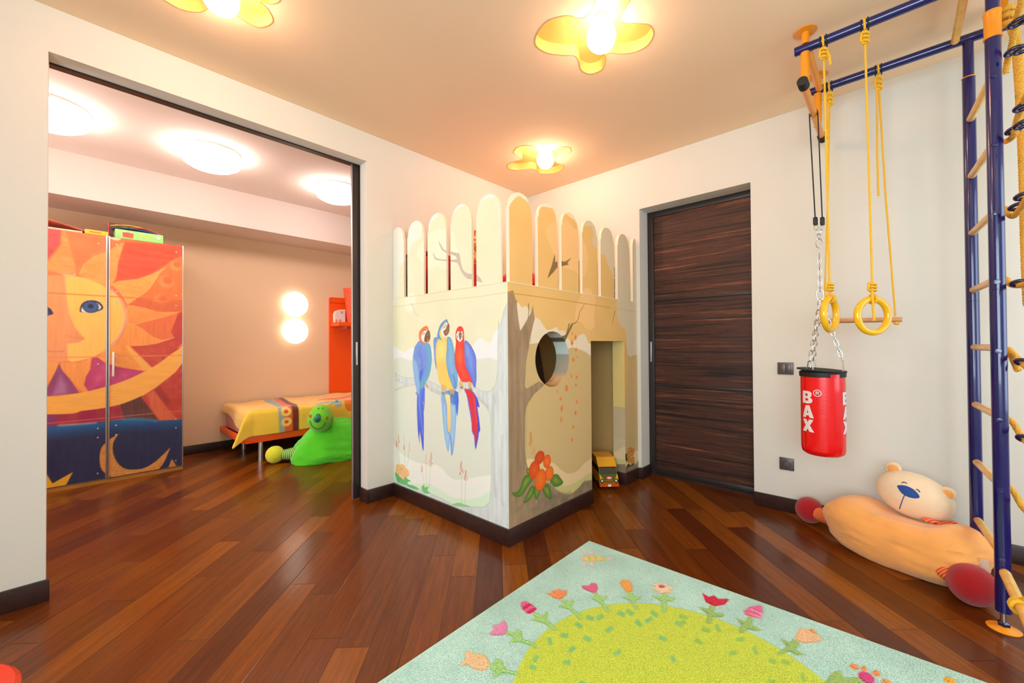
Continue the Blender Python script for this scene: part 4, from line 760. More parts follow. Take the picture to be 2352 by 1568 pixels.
for e_, c_ in (((1445, 855, 70, 38, .5), (226, 70, 140)), ((1350, 770, 40, 18, .4), (250, 160, 90)), ((1427, 785, 25, 17, .5), (250, 160, 90)), ((1520, 822, 32, 22, .3), (250, 160, 90)), ((1600, 890, 40, 18, .3), (250, 160, 90)), ((2090, 880, 55, 24, .4), (250, 190, 60))): fl_(ell(*e_), c_, K2)
for cx, cy, a, b in ((1373, 130, 22, 28), (1440, 132, 26, 22), (1365, 252, 24, 26), (1445, 248, 24, 27)): fl_(ell(cx, cy, a, b), (238, 222, 214))
fl_(ell(1455, 190, 120, 25), (250, 222, 150))
for cx in (1400, 1470, 1545): fl_([(cx, 163), (cx+24, 166), (cx+34, 214), (cx+10, 214)], (224, 224, 80))
fl_([(1575, 185), (1610, 180), (1640, 160), (1630, 182), (1680, 180), (1640, 196), (1670, 240), (1620, 205), (1580, 195)], (228, 220, 216), h=.002)
for cx, cy, r_ in ((1010, 1040, 1.3), (1160, 982, .1), (1430, 803, .3), (1530, 792, -.5), (1310, 878, .6), (1625, 920, -.6), (1750, 758, .4), (1838, 742, .6), (1930, 855, .8), (2037, 822, -.6), (2095, 758, .6), (1400, 1015, .4), (1238, 1125, -.7), (862, 1222, -1.1), (832, 1310, .4), (1183, 1262, .1), (1710, 1160, -.6), (2180, 1010, .4), (2288, 1222, 1.0), (2350, 860, .5), (1350, 1480, .5)): fl_([(cx+math.cos(r_)*p-math.sin(r_)*q, cy+math.sin(r_)*p+math.cos(r_)*q) for p, q in ((-40, -22), (40, -22), (40, 22), (-40, 22))], (140, 204, 116), h=-.002)
for cx, cy, r_ in ((30, 385, .2), (20, 430, -.3), (205, 485, .3), (298, 472, 1.2), (150, 575, .5), (470, 558, 0), (413, 662, -.2), (585, 645, 1.2), (718, 725, .4), (818, 735, .3), (955, 850, 1.2), (712, 880, .4)): fl_([(cx+math.cos(r_)*p-math.sin(r_)*q, cy+math.sin(r_)*p+math.cos(r_)*q) for p, q in ((-32, -15), (32, -15), (32, 15), (-32, 15))], (160, 206, 84), K2, h=-.002)
rug = empty('flower_rug', ((RX0+RX1)/2, (RY0+RY1)/2, 0), 'pale aqua rug with a lime green hill ringed by flowers lying on the plank floor', 'rug')
def rrot(x, y):
    cx, cy = RX1, RY1; dx, dy = x-cx, y-cy; c, s_ = math.cos(RTH), math.sin(RTH); return cx+dx*c-dy*s_, cy+dx*s_+dy*c
sp = .0036; gx_, gy_ = np.meshgrid(np.arange(RX0, RX1, sp), np.arange(RY0, RY1, sp)); n_ = gx_.size
gx_ = gx_.ravel()+rng.uniform(-.4, .4, n_)*sp; gy_ = gy_.ravel()+rng.uniform(-.4, .4, n_)*sp
wx, wy = rrot(gx_, gy_)
colr, hh = rc_.at(wx, wy, True)
cl2, h2 = rc_.at(wx+.006, wy, True); cl3, h3 = rc_.at(wx, wy+.006, True)
edge_ = ((np.abs(colr-cl2).sum(-1)+np.abs(colr-cl3).sum(-1)) > 40)
edd = np.minimum(np.minimum(gx_-RX0, RX1-gx_), np.minimum(gy_-RY0, RY1-gy_))
hz = .019+hh+rng.normal(0, .0006, n_)-edge_*.0035-np.clip(.012-edd, 0, .012)*.5
ang_ = rng.uniform(0, 2*math.pi, n_); br = .0034; lean = rng.normal(0, .0011, (n_, 2))
co = np.empty((n_, 4, 3)); 
for k in range(3):
    co[:, k, 0] = wx+br*np.cos(ang_+k*2.0944); co[:, k, 1] = wy+br*np.sin(ang_+k*2.0944); co[:, k, 2] = np.maximum(hz-.0024, .0105)
co[:, 3, 0] = wx+lean[:, 0]; co[:, 3, 1] = wy+lean[:, 1]; co[:, 3, 2] = hz
i_ = np.arange(n_)[:, None]*4; tf = np.concatenate([i_+[0, 1, 3], i_+[1, 2, 3], i_+[2, 0, 3]])
cj = colr*(1+rng.normal(0, .022, n_))[:, None]; cc = np.repeat(cj[:, None], 4, 1)
pile = raw_obj('pile', co.reshape(-1, 3), tf, m_pile, rug, cc.reshape(-1, 3), smooth=True); pile['kind'] = 'stuff'
us, vs2 = np.meshgrid(np.linspace(RX0, RX1, 300), np.linspace(RY0, RY1, 300)); ux, uy = rrot(us, vs2)
grid_obj('pile_base', ux, uy, np.full_like(ux, .0150), m_pile, rug, rc_.at(ux, uy)*.96)
bk = MB(); c4 = [rrot(*p) for p in ((RX0, RY0), (RX1, RY0), (RX1, RY1), (RX0, RY1))]; bk.prism(c4, lambda x, y: (x, y, .0), lambda x, y: (x, y, .0125)); bk.build('backing', mat('rug backing', rgb(190, 204, 190), .9), rug, smooth=False)
# ------------------------------------------------------------------ flower ceiling lamps
m_tray = mat('amber lamp tray', rgb(252, 170, 96), .45, coat=.3, sss=0)
def globe_mat(name, col, st): return mat(name, rgb(255, 250, 240), .3, emit=col, es=st)
m_bulb = globe_mat('lit globe', (1, .64, .43, 1), LAMP)
RECESS = []
def flower_lamp(pts, cx, cy, label, gr=.07):
    o = empty('flower_ceiling_lamp', (cx, cy, H), label, 'ceiling lamp', 'amber flower lamps sunk in the play room ceiling')
    q = smooth_pts(np.array(pts)*1.0396, 8); n = len(q)      # outline in the ceiling plane
    q = np.array([p for i, p in enumerate(q) if i == 0 or np.hypot(*(p-q[i-1])) > 1e-4]); n = len(q)
    RECESS.append(q); zb = H+.058
    t = np.roll(q, -1, 0)-np.roll(q, 1, 0); t /= np.hypot(t[:, 0], t[:, 1])[:, None]; area_ = np.sum(q[:, 0]*np.roll(q[:, 1], -1)-q[:, 1]*np.roll(q[:, 0], -1))
    nn = np.stack([t[:, 1], -t[:, 0]], 1)*(1 if area_ > 0 else -1); inn = q-nn*.0005; out = q+nn*.004
    g = MB(); v = [(x, y, H-.0015) for x, y in inn]+[(x, y, zb) for x, y in inn]+[(x, y, H-.0015) for x, y in out]
    g.add(v, [(i, (i+1) % n, n+(i+1) % n, n+i) for i in range(n)]+[(2*n+i, 2*n+(i+1) % n, (i+1) % n, i) for i in range(n)]); g.build('recess_wall', m_tray, o)
    g = MB(); g.prism([tuple(p) for p in inn], lambda x, y: (x, y, zb), lambda x, y: (x, y, zb+.003)); g.build('recess_plate', m_tray, o, smooth=False)
    MB().lathe([(.0001, zb-.02), (.03, zb-.02), (.03, zb-.001), (.0001, zb-.001)], 24, (cx, cy, 0)).build('socket', m_white, o)
    MB().ball((cx, cy, 2.625), (gr, gr, gr), 4).build('globe', m_bulb, o)
    return o
flower_lamp([(2.465, 2.246), (2.475, 2.165), (2.40, 2.155), (2.346, 2.136), (2.309, 2.075), (2.312, 2.02), (2.363, 1.967), (2.43, 1.966), (2.475, 1.977), (2.511, 1.962), (2.519, 1.915), (2.528, 1.828), (2.57, 1.785), (2.636, 1.815), (2.672, 1.9), (2.676, 1.985), (2.72, 2.01), (2.80, 2.0), (2.85, 2.05), (2.865, 2.144), (2.784, 2.234), (2.71, 2.215), (2.66, 2.223), (2.635, 2.27), (2.60, 2.33), (2.53, 2.36), (2.473, 2.32)], 2.640, 2.060, 'amber flower-shaped recessed ceiling lamp with lit globe, above the painted playhouse corner')
flower_lamp([(1.55, 1.265), (1.515, 1.205), (1.504, 1.142), (1.54, 1.07), (1.594, 1.035), (1.60, .99), (1.576, .955), (1.54, .90), (1.545, .83), (1.59, .79), (1.651, .824), (1.685, .87), (1.72, .905), (1.757, .899), (1.80, .86), (1.845, .825), (1.909, .832), (1.96, .885), (1.962, .949), (1.925, 1.01), (1.883, 1.043), (1.884, 1.075), (1.925, 1.10), (1.965, 1.15), (1.949, 1.21), (1.89, 1.225), (1.819, 1.195), (1.773, 1.191), (1.735, 1.225), (1.67, 1.275), (1.597, 1.29)], 1.775, 1.035, 'largest amber flower-shaped recessed ceiling lamp, above the rug, cut by the top of the picture', .07)
flower_lamp([(.287, 2.276), (.23, 2.26), (.225, 2.20), (.27, 2.14), (.33, 2.10), (.34, 2.05), (.30, 2.0), (.27, 1.93), (.31, 1.87), (.38, 1.88), (.43, 1.93), (.48, 1.935), (.52, 1.90), (.58, 1.88), (.62, 1.92), (.60, 1.97), (.56, 1.99), (.60, 2.01), (.638, 2.07), (.617, 2.142), (.572, 2.16), (.504, 2.141), (.462, 2.115), (.423, 2.14), (.419, 2.196), (.403, 2.241), (.367, 2.274), (.33, 2.285)], .45, 2.11, 'amber flower-shaped recessed ceiling lamp at the upper left, nearest the sliding doorway')
from mathutils.geometry import tessellate_polygon
outer = [(XL-.2, YR-.2), (XB+.4, YR-.2), (XB+.4, YW2), (XL-.2, YW2)]
loops = [[Vector((x, y, 0)) for x, y in outer]]+[[Vector((x, y, 0)) for x, y in q] for q in RECESS]
cg = MB(); cg.add([(p.x, p.y, H) for l_ in loops for p in l_], [tuple(t) for t in tessellate_polygon(loops)]); cg.box((XL-.2, YR-.2, H+.07), (XB+.4, YW2, H+.12))
co_ = cg.build('ceiling', m_ceil, None, smooth=False); co_['kind'] = 'structure'
# ------------------------------------------------------------------ bedroom lamps
m_dome = globe_mat('lit opal glass', (1, .85, .78, 1), BED)
for i, (x, y, lb) in enumerate(((-.085, 4.09, 'round opal ceiling lamp in the bedroom, leftmost, cut by the door jamb'), (.815, 4.10, 'round opal ceiling lamp in the bedroom, the middle one of the row'), (1.87, 4.12, 'round opal ceiling lamp in the bedroom, rightmost, beside the sliding door'))):
    o = empty('round_ceiling_lamp', (x, y, H2), lb, 'ceiling lamp', 'opal ceiling lamps in the bedroom')
    MB().lathe([(.0001, H2-.001), (.205, H2-.001), (.205, H2-.02), (.0001, H2-.02)], 40, (x, y, 0)).build('base_plate', m_white, o)
    MB().lathe([(.194, H2-.018), (.204, H2-.04), (.205, H2-.07), (.19, H2-.10), (.15, H2-.125), (.08, H2-.138), (.0001, H2-.142)], 40, (x, y, 0)).build('glass_dome', m_dome, o)
m_sc = globe_mat('lit wall lamp glass', (1, .84, .7, 1), SCONCE)
for z, lb in ((1.650, 'upper round glowing wall lamp above the bed'), (1.318, 'lower round glowing wall lamp above the bed')):
    o = empty('round_wall_lamp', (1.93, YB2, z), lb, 'wall lamp', 'pair of round wall lamps')
    rot = Matrix.Rotation(math.pi/2, 3, 'X')
    MB().lathe([(.0001, .001), (.142, .001), (.142, .016), (.0001, .016)], 40, (1.93, YB2, z), rot).build('wall_plate', m_white, o)
    MB().lathe([(.148, .016), (.152, .035), (.14, .06), (.10, .085), (.05, .095), (.0001, .098)], 40, (1.93, YB2, z), rot).build('glass_dome', m_sc, o)
# ------------------------------------------------------------------ wardrobe with painted doors
YD = 4.842
def G(pts, oy=480): return [(P(100+x/4.612, oy+y/4.612, 'y', YD)[0], P(100+x/4.612, oy+y/4.612, 'y', YD)[2]) for x, y in pts]
def HH(pts): return G(pts, 800)
cw = Canvas(-.80, .77, .02, 2.1, .003, (236, 122, 66)); cw.tone(8, 30, 60)
cw.poly([(-.8, 1.2), (-.1, 1.2), (-.1, 2.1), (-.8, 2.1)], (226, 100, 58), streak=10)
cw.poly(G([(50, 200), (190, 215), (185, 370), (120, 450), (50, 530), (-400, 800), (-400, 150)]), (198, 80, 76), streak=14, sc=(20, 20), soft=3)
cw.poly(G([(195, 215), (240, 235), (300, 420), (340, 600), (350, 690), (200, 690), (50, 650), (-500, 900), (-500, 800), (50, 560), (120, 470), (185, 380)]), (242, 150, 80), streak=12, sc=(10, 30), soft=3)
cw.poly(G([(240, 230), (670, 285), (665, 470), (530, 505), (430, 590), (370, 690), (340, 560), (290, 430)]), (236, 124, 72), streak=10, sc=(12, 30), soft=3)
cw.poly(G([(845, 345), (1490, 390), (1490, 500), (1400, 520), (1280, 600), (1150, 680), (1000, 735), (770, 770), (770, 560), (830, 430)]), (222, 82, 54), streak=14, sc=(10, 40), soft=3)
cw.poly(G([(1490, 480), (1300, 590), (1240, 660), (1180, 760), (1130, 850), (1020, 930), (900, 1010), (1100, 1050), (1300, 1090), (1490, 1090)]), (236, 122, 60), streak=8, soft=3)
cw.poly(G([(370, 690), (430, 580), (530, 500), (655, 460), (855, 350), (830, 430), (790, 560), (775, 690), (720, 815), (640, 835), (520, 755), (400, 705)]), (244, 158, 82), streak=12, sc=(12, 12), soft=2, edge=(250, 184, 100))
for c_, r_ in (((1300, 770), 60), ((1400, 600), 50), ((1250, 960), 55)):
    cw.dot(G([c_])[0], r_/4.612*.0042, r_/4.612*.0042, (244, 150, 84), alpha=.8, soft=4); cw.dot(G([(c_[0]+16, c_[1]-14)])[0], r_/4.612*.0026, r_/4.612*.0026, (232, 108, 56), soft=3)
cw.poly(G([(1020, 935), (900, 1012), (1100, 1050), (1300, 1090), (1480, 1080), (1480, 960), (1250, 990)]), (214, 96, 52), sm=2, streak=8, alpha=.7)
cw.poly(G([(720, 800), (800, 760), (1000, 745), (1150, 690), (1310, 605), (1230, 680), (1180, 760), (1110, 860), (1010, 930), (890, 1012), (850, 940), (790, 860)]), (246, 166, 80), streak=10, sc=(8, 20), edge=(252, 200, 120))
cw.poly(G([(890, 1015), (1050, 1040), (1200, 1090), (1440, 1090), (1300, 1140), (1150, 1180), (1000, 1215), (880, 1225), (870, 1100)]), (242, 150, 72), streak=10, sc=(8, 20), edge=(250, 190, 100))
cw.poly(G([(1000, 1215), (1300, 1140), (1430, 1095), (1400, 1250), (1350, 1300), (1390, 1362), (1250, 1388), (1100, 1290), (1050, 1240)]), (232, 114, 60), streak=8)
cw.poly(G([(1430, 1100), (1490, 1080), (1490, 1400), (1380, 1500), (1250, 1620), (1000, 1640), (900, 1455), (1100, 1445), (1390, 1362), (1350, 1300)]), (202, 64, 46), streak=12, sc=(20, 20))
cw.poly(G([(880, 1222), (960, 1220), (1050, 1270), (1150, 1350), (1250, 1388), (1395, 1362), (1200, 1425), (1000, 1447), (900, 1440), (800, 1412), (850, 1330)]), (244, 152, 68), streak=10, edge=(250, 190, 96))
cw.poly(HH([(800, -70), (900, -40), (1060, 110), (1160, 215), (1060, 240), (900, 212), (760, 188), (650, 150), (565, 92), (640, 20), (720, -60)]), (242, 152, 66), streak=10, sc=(10, 20))
cw.poly(HH([(860, -30), (900, -30), (1040, 110), (1150, 215), (1060, 235), (960, 110)]), (246, 176, 84))
cw.poly(HH([(960, 0), (1060, 105), (1165, 215), (1300, 110), (1440, 0), (1250, -40)]), (204, 72, 50), streak=16, sc=(12, 12))
cw.poly(G([(-560, 700), (230, 700), (245, 950), (265, 1100), (330, 1240), (430, 1365), (370, 1412), (250, 1425), (240, 1610), (100, 1625), (-560, 1600)]), (240, 156, 98), streak=7, soft=2)
cw.poly(G(smooth_pts([(225, 700), (350, 712), (480, 740), (620, 808), (720, 865), (790, 930), (840, 1020), (862, 1130), (850, 1230), (800, 1340), (720, 1430), (640, 1500), (540, 1560), (430, 1595), (300, 1622)], 4, False).tolist()+[(250, 1600), (247, 1425), (370, 1412), (432, 1372), (330, 1250), (265, 1100), (243, 950)]), (251, 196, 94), streak=6, soft=2, edge=(236, 186, 140))
cw.line(G([(690, 830), (770, 910), (850, 1010), (868, 1140), (845, 1260), (760, 1400), (620, 1520)]), .013, (222, 186, 170), alpha=.8, soft=3)
cw.line(G([(200, 690), (300, 700), (345, 690)]), .012, (222, 180, 150), alpha=.8); cw.line(G([(430, 1368), (330, 1360), (240, 1345)]), .012, (226, 140, 70), alpha=.6, soft=4)
cw.poly(G([(383, 1090), (395, 1010), (450, 960), (540, 948), (610, 975), (640, 1045), (580, 1095), (480, 1105)]), (226, 190, 120), sm=2, alpha=.7, soft=3)
cw.poly(G([(385, 1088), (398, 1015), (455, 972), (540, 968), (600, 992), (634, 1048), (580, 1080), (500, 1095), (440, 1088)]), (42, 30, 62), sm=2)
cw.poly(G([(403, 1088), (412, 1030), (460, 990), (540, 985), (590, 1010), (612, 1045), (570, 1072), (500, 1085)]), (240, 234, 226), sm=2)
cw.dot(G([(500, 1036)])[0], .048, .050, (46, 74, 124), edge=(30, 34, 70), col2=(70, 112, 166), grad='c'); cw.dot(G([(500, 1030)])[0], .018, .02, (24, 30, 70), soft=2)
cw.poly(G([(-60, 1010), (40, 1035), (80, 1060), (106, 1110), (40, 1130), (-60, 1120)]), (44, 40, 84)); cw.poly(G([(-60, 1040), (40, 1050), (62, 1120), (-60, 1110)]), (60, 90, 140))
cw.line(G([(20, 1500), (120, 1510), (220, 1503)]), .008, (206, 140, 100), soft=2)
cw.poly(HH([(20, 140), (165, 150), (130, 240), (60, 350), (20, 420), (-560, 500), (-560, 140)]), (242, 160, 82), streak=8)
cw.poly(HH([(168, 160), (130, 240), (40, 420), (30, 505), (375, 470), (275, 322), (190, 222)]), (146, 66, 118), streak=10, edge=(110, 50, 100)); cw.poly(HH([(180, 300), (90, 500), (250, 480), (240, 380)]), (188, 128, 170), alpha=.7, soft=6)
cw.poly(HH([(178, 160), (240, 150), (380, 150), (515, 95), (500, 230), (450, 320), (430, 400), (485, 475), (400, 450), (300, 335), (210, 245)]), (242, 152, 72), streak=10, sm=2)
cw.poly(HH([(512, 100), (570, 95), (650, 150), (760, 190), (900, 215), (1068, 242), (930, 322), (800, 372), (640, 412), (480, 455), (430, 385), (450, 300), (495, 220)]), (188, 54, 108), streak=14, sc=(14, 14), col2=(206, 78, 130), grad='c')
cw.poly(HH([(-560, 700), (350, 680), (400, 660), (560, 640), (820, 590), (840, 650), (850, 740), (600, 790), (300, 805), (-560, 900)]), (162, 42, 62), streak=14, sc=(30, 14)); cw.poly(HH([(20, 690), (140, 690), (140, 810), (20, 840)]), (132, 52, 110), soft=4); cw.poly(HH([(400, 655), (560, 640), (560, 780), (380, 790)]), (156, 24, 70), soft=3)
cw.poly(HH([(815, 590), (1040, 500), (1150, 640), (1230, 765), (850, 745)]), (98, 48, 48), streak=10)
cw.poly(HH([(1030, 515), (1190, 420), (1400, 250), (1490, 130), (1490, 770), (1230, 768), (1130, 640)]), (194, 62, 46), streak=14, sc=(16, 16)); cw.poly(HH([(1090, 480), (1175, 440), (1300, 620), (1430, 765), (1230, 768), (1140, 640)]), (216, 100, 62), streak=8, soft=3); cw.poly(HH([(1170, 440), (1230, 400), (1350, 560), (1300, 600)]), (160, 46, 40), soft=3)
cw.poly(HH(smooth_pts([(-560, 500), (30, 510), (200, 500), (400, 468), (640, 412), (860, 340), (1060, 250), (1220, 158), (1350, 60), (1440, 0), (1500, -60)], 4, False).tolist()+smooth_pts([(1500, 110), (1400, 242), (1250, 362), (1060, 490), (850, 580), (640, 630), (400, 662), (350, 680), (200, 695), (-560, 705)], 4, False).tolist()), (250, 180, 78), streak=7, sc=(5, 30), edge=(252, 204, 110))
cw.poly(HH([(-560, 870), (20, 832), (200, 815), (560, 785), (850, 748), (980, 742), (1200, 765), (1490, 752), (1490, 1260), (20, 1560), (-560, 1700)]), (30, 40, 84), streak=6, sc=(20, 30), col2=(22, 96, 158), grad='v')
cw.poly(HH([(-560, 950), (20, 930), (300, 900), (600, 870), (900, 840), (1490, 830), (1490, 1260), (20, 1560), (-560, 1700)]), (32, 38, 80), streak=6, soft=16)
cw.line(HH([(160, 815), (400, 800), (560, 785)]), .012, (196, 190, 200), alpha=.7, soft=3); cw.line(HH([(850, 750), (1000, 744), (1200, 766)]), .014, (70, 160, 206), alpha=.7, soft=4)
cw.poly(HH(smooth_pts([(800, 900), (742, 990), (735, 1090), (765, 1180), (830, 1255), (920, 1282), (1060, 1268), (1180, 1200), (1270, 1120), (1345, 1045)], 4, False).tolist()+smooth_pts([(1290, 1180), (1200, 1292), (980, 1330), (745, 1368), (640, 1310), (600, 1240), (595, 1130), (620, 1040), (700, 960)], 4, False).tolist()), (212, 146, 70), streak=26, sc=(2, 2))
cw.poly(HH([(-560, 1000), (20, 1310), (95, 1428), (312, 1308), (235, 1455), (20, 1500), (-560, 1650)]), (228, 172, 40), streak=8); cw.poly(HH([(1360, 1168), (1412, 1252), (1318, 1268)]), (206, 140, 66), streak=20, sc=(2, 2))
for (ax_, ay_), (bx_, by_), c_ in (((100, 672), (418, 690), (214, 110, 40)), ((100, 820), (418, 817), (236, 140, 70)), ((100, 973), (418, 943), (206, 110, 110))):
    (u0, v0), (u1, v1) = [(P(x, y, 'y', YD)[0], P(x, y, 'y', YD)[2]) for x, y in ((ax_, ay_), (bx_, by_))]; vm = (v0+v1)/2
    cw.line([(-.8, vm), (.77, vm)], .008, c_, alpha=.8, sm=0)
wd = empty('painted_wardrobe', (0, 5.15, 0), 'tall wardrobe with glossy doors painted with a sun face, moon crescent and blue night', 'wardrobe')
MB().box((-.79, 4.865, .03), (.745, 5.44, 2.065), bev=.003).build('body', mat('wardrobe carcass', rgb(206, 196, 186), .5), wd)
MB().box((-.79, 4.85, 0), (.745, 5.44, .03)).build('plinth', mat('oak plinth', rgb(176, 120, 50), .5, var=.1), wd)
for x0, x1, hd in ((-.268, .232, False), (.256, .738, True), (-.788, -.292, False)):
    xx, zz = sheet(x0, x1, .04, 2.06, .004); dd = grid_obj('door', xx, np.full_like(xx, YD), zz, m_panel, wd, cw.at(xx, zz))
    g = MB(); g.box((x0, YD+.0005, .04), (x1, YD+.0215, 2.06)); g.build('door_core', m_white, dd)
    if hd: MB().box((.271, YD-.022, .885), (.284, YD-.001, 1.09), bev=.002).build('handle', m_white, dd)
    if x0 > -.7:
        for z in (1.99, 1.605, 1.515, .99, .46, .385, .09) if x0 < .2 else (2.0, 1.60, 1.51, 1.05, .985, .47, .39, .09):
            for x in ((x1-.045,) if x0 < .2 else (x0+.04, x1-.045)):
                MB().lathe([(.0001, 0), (.006, .0005), (.006, .002), (.0001, .003)], 10, (x, YD, z), Matrix.Rotation(math.pi/2, 3, 'X')).build('screw', m_alu, dd)
    for x in (x0-.008, x1): MB().box((x, YD-.004, .035), (x+.008, YD+.022, 2.066), bev=.001).build('edge_profile', m_alu, dd)
def plain(name, mb, m, label, cat, group=None, **k):
    o = mb.build(name, m, None, **k); return tag(o, label, cat, group)
zt = 2.066
gb = empty('game_box', (.45, 4.95, zt), 'light green board game box lying on the wardrobe', 'box')
MB().box((.288, 4.862, zt), (.603, 5.06, zt+.075), bev=.002).build('lid', mat('light green printed card', rgb(160, 222, 130), .5), gb)
pr = MB(); pr.prism([(x, z) for x, z in ((.335, zt+.012), (.40, zt+.008), (.405, zt+.05), (.37, zt+.058), (.332, zt+.052))], lambda x, z: (x, 4.8605, z), lambda x, z: (x, 4.862, z)); po = pr.build('printed_picture', mat('box print', rgb(222, 96, 70), .5, var=.5, vscale=120), gb)
tx = MB()
for r_, (x0, n) in enumerate(((.43, 11), (.432, 12))):
    for k in range(n): tx.box((x0+k*.0105, 4.8608, zt+.04-r_*.014), (x0+k*.0105+.007, 4.862, zt+.046-r_*.014))
to = tx.build('lettering', mat('yellow print', rgb(206, 206, 70), .5), gb); to['kind'] = 'stuff'
MB().lathe([(.0001, 0), (.012, 0), (.012, .001), (.0001, .001)], 14, (.572, 4.8618, zt+.045), Matrix.Rotation(math.pi/2, 3, 'X')).build('round_logo', m_white, gb)
bk_ = empty('picture_book', (.35, 5.12, zt), 'dark brown and pink book standing behind the green game box', 'book')
MB().box((.262, 5.07, zt), (.50, 5.10, zt+.165), bev=.002).build('cover', mat('dark brown book cover', rgb(92, 54, 34), .5), bk_)
MB().box((.252, 5.065, zt), (.2625, 5.105, zt+.16), bev=.002).build('spine', mat('pink book spine', rgb(206, 70, 96), .5), bk_)
MB().box((.30, 5.0685, zt+.14), (.38, 5.07, zt+.157)).build('title', mat('orange print', rgb(230, 140, 60), .5), bk_)
def bowed(x0, x1, y, z, hgt, col, label, nm, th=.006):
    g = MB(); n = 16; top = [(x0+(x1-x0)*i/n, z+hgt*math.sin(math.pi*min(1, .12+.88*i/n))) for i in range(n+1)]
    g.prism(top+[(x, zz-th) for x, zz in top[::-1]], lambda a, b: (a, y, b), lambda a, b: (a, y+.055, b)); return plain(nm, g, mat(nm+' card', rgb(*col), .4), label, 'folder', smooth=False)
bowed(.27, .58, 4.87, zt+.079, .022, (28, 84, 156), 'blue bowed folder on top of the green game box', 'blue_folder')
bowed(.268, .585, 4.995, zt+.115, .035, (240, 190, 50), 'yellow bowed folder above the blue folder on the wardrobe', 'yellow_folder')
bowed(.36, .592, 4.93, zt+.094, .034, (228, 78, 40), 'red bowed folder under the yellow folder on the wardrobe', 'red_folder')
yb_ = empty('yellow_book', (.17, 4.9, zt), 'thin yellow book lying on top of the wardrobe above its left door', 'book')
MB().box((.108, 4.862, zt), (.246, 5.02, zt+.036), bev=.002).build('cover', mat('yellow book cover', rgb(248, 188, 60), .5), yb_)
tx = MB()
for k in range(8): tx.box((.135+k*.009, 4.8612, zt+.014), (.135+k*.009+.0055, 4.862, zt+.024))
tx.build('lettering', mat('red print', rgb(200, 70, 40), .5), yb_)['kind'] = 'stuff'
g = MB(); n = 14; prof = [(-.45+.56*i/n, zt+.028+.10*math.cos(i/n*math.pi/2)) for i in range(n+1)]
g.prism(prof+[(x, z-.006) for x, z in prof[::-1]], lambda a, b: (a, 4.9, b), lambda a, b: (a, 5.2, b)); plain('paper_sheet', g, mat('pink and ochre sheet', rgb(206, 96, 70), .6, var=.3, vscale=10), 'large bowed pink sheet on top of the wardrobe at the far left', 'sheet', smooth=False)
g = MB(); g.box((-.45, 4.87, zt), (.095, 5.25, zt+.014), bev=.003); plain('drawing_pad', g, mat('cream paper', rgb(226, 196, 170), .8, var=.1, vscale=30), 'cream drawing pad lying under the pink sheet on the wardrobe', 'pad')
# ------------------------------------------------------------------ bed
X0, Y0B, ZT = 1.215, 4.578, .50
bed = empty('single_bed', (2.2, 5.0, 0), 'low orange bed with steel legs and a fleece blanket along the bedroom wall', 'bed')
g = MB(); g.box((1.175, 4.56, .195), (3.25, 4.59, .262), bev=.004); g.build('side_rail', m_or, bed); MB().box((1.175, 5.40, .195), (3.25, 5.415, .262), bev=.004).build('side_rail', m_or, bed)
MB().box((1.15, 4.575, .20), (1.18, 5.42, .262), bev=.004).build('foot_rail', m_or, bed); MB().box((1.19, 4.59, .22), (3.25, 5.40, .24)).build('slat_base', m_base, bed)
for x, y in ((1.317, 4.61), (1.346, 5.30), (3.1, 4.61), (3.1, 5.30)): MB().lathe([(.024, 0), (.024, .004), (.021, .006), (.021, .22)], 24, (x, y, 0)).build('leg', m_alu, bed)
mm = mat('pink patterned mattress', rgb(226, 160, 150), .9, var=.15, vscale=40)
plain('mattress', MB().box((1.20, 4.60, .242), (3.2, 5.39, .478), bev=.03), mm, 'pink patterned mattress on the orange bed, showing under the blanket', 'mattress')
cb = Canvas(0, 2.2, -.3, 1.0, .004, (250, 206, 66)); cb.tone(6, 25, 25)
# blanket drawn in cloth coordinates: s along the bed from its foot edge, t across from the front edge of the mattress
def BF(pts): # pixels on the hanging front
    return [(P(x, y, 'y', 4.545)[0]-X0+.13, -(ZT-P(x, y, 'y', 4.545)[2])) for x, y in pts]
def BT_(pts): return [(P(x, y, 'z', ZT)[0]-X0+.13, P(x, y, 'z', ZT)[1]-Y0B) for x, y in pts]
cb.poly([(0, .05), (2.2, .05), (2.2, 1), (0, 1)], (250, 196, 92), soft=12, streak=6, sc=(12, 12))
s1, s2, s3, s4 = [BF([(q, 965)])[0][0] for q in (640, 653, 673, 686)]
def strp(fa, fb, ba, bb, c):
    (a0, _), (b0, _) = BF([(fa, 965)])[0], BF([(fb, 965)])[0]; (a1, ta), (b1, tb) = BT_([ba])[0], BT_([bb])[0]
    cb.poly([(a0, -.3), (b0, -.3), (b0, .02), (b0+(b1-b0)*.3, .1), (b1, .82), (a1, .82), (a0+(a1-a0)*.3, .1), (a0, .02)], c, streak=5)
strp(640, 655, (592, 917), (612, 915), (160, 172, 166)); strp(653, 674, (610, 914), (620, 913), (238, 96, 40)); strp(672, 686, (619, 913), (629, 912), (112, 42, 18))
s2 -= .012
for v in (-.035, -.135, .05):
    cb.dot((s2+.03, v), .05, .045, (248, 210, 110)); cb.dot((s2+.03, v), .02, .018, (230, 80, 20))
for a, b, c_ in ((.55, .3, (240, 96, 36)), (.75, .38, (248, 120, 40)), (.95, .30, (228, 60, 40)), (1.05, .45, (248, 130, 50)), (1.3, .3, (240, 96, 40)), (1.2, .12, (244, 130, 40))):
    cb.poly([(s4+a-.25, b-.05), (s4+a-.05, b-.1), (s4+a+.15, b-.04), (s4+a+.1, b+.1), (s4+a-.1, b+.08)], c_, sm=4)
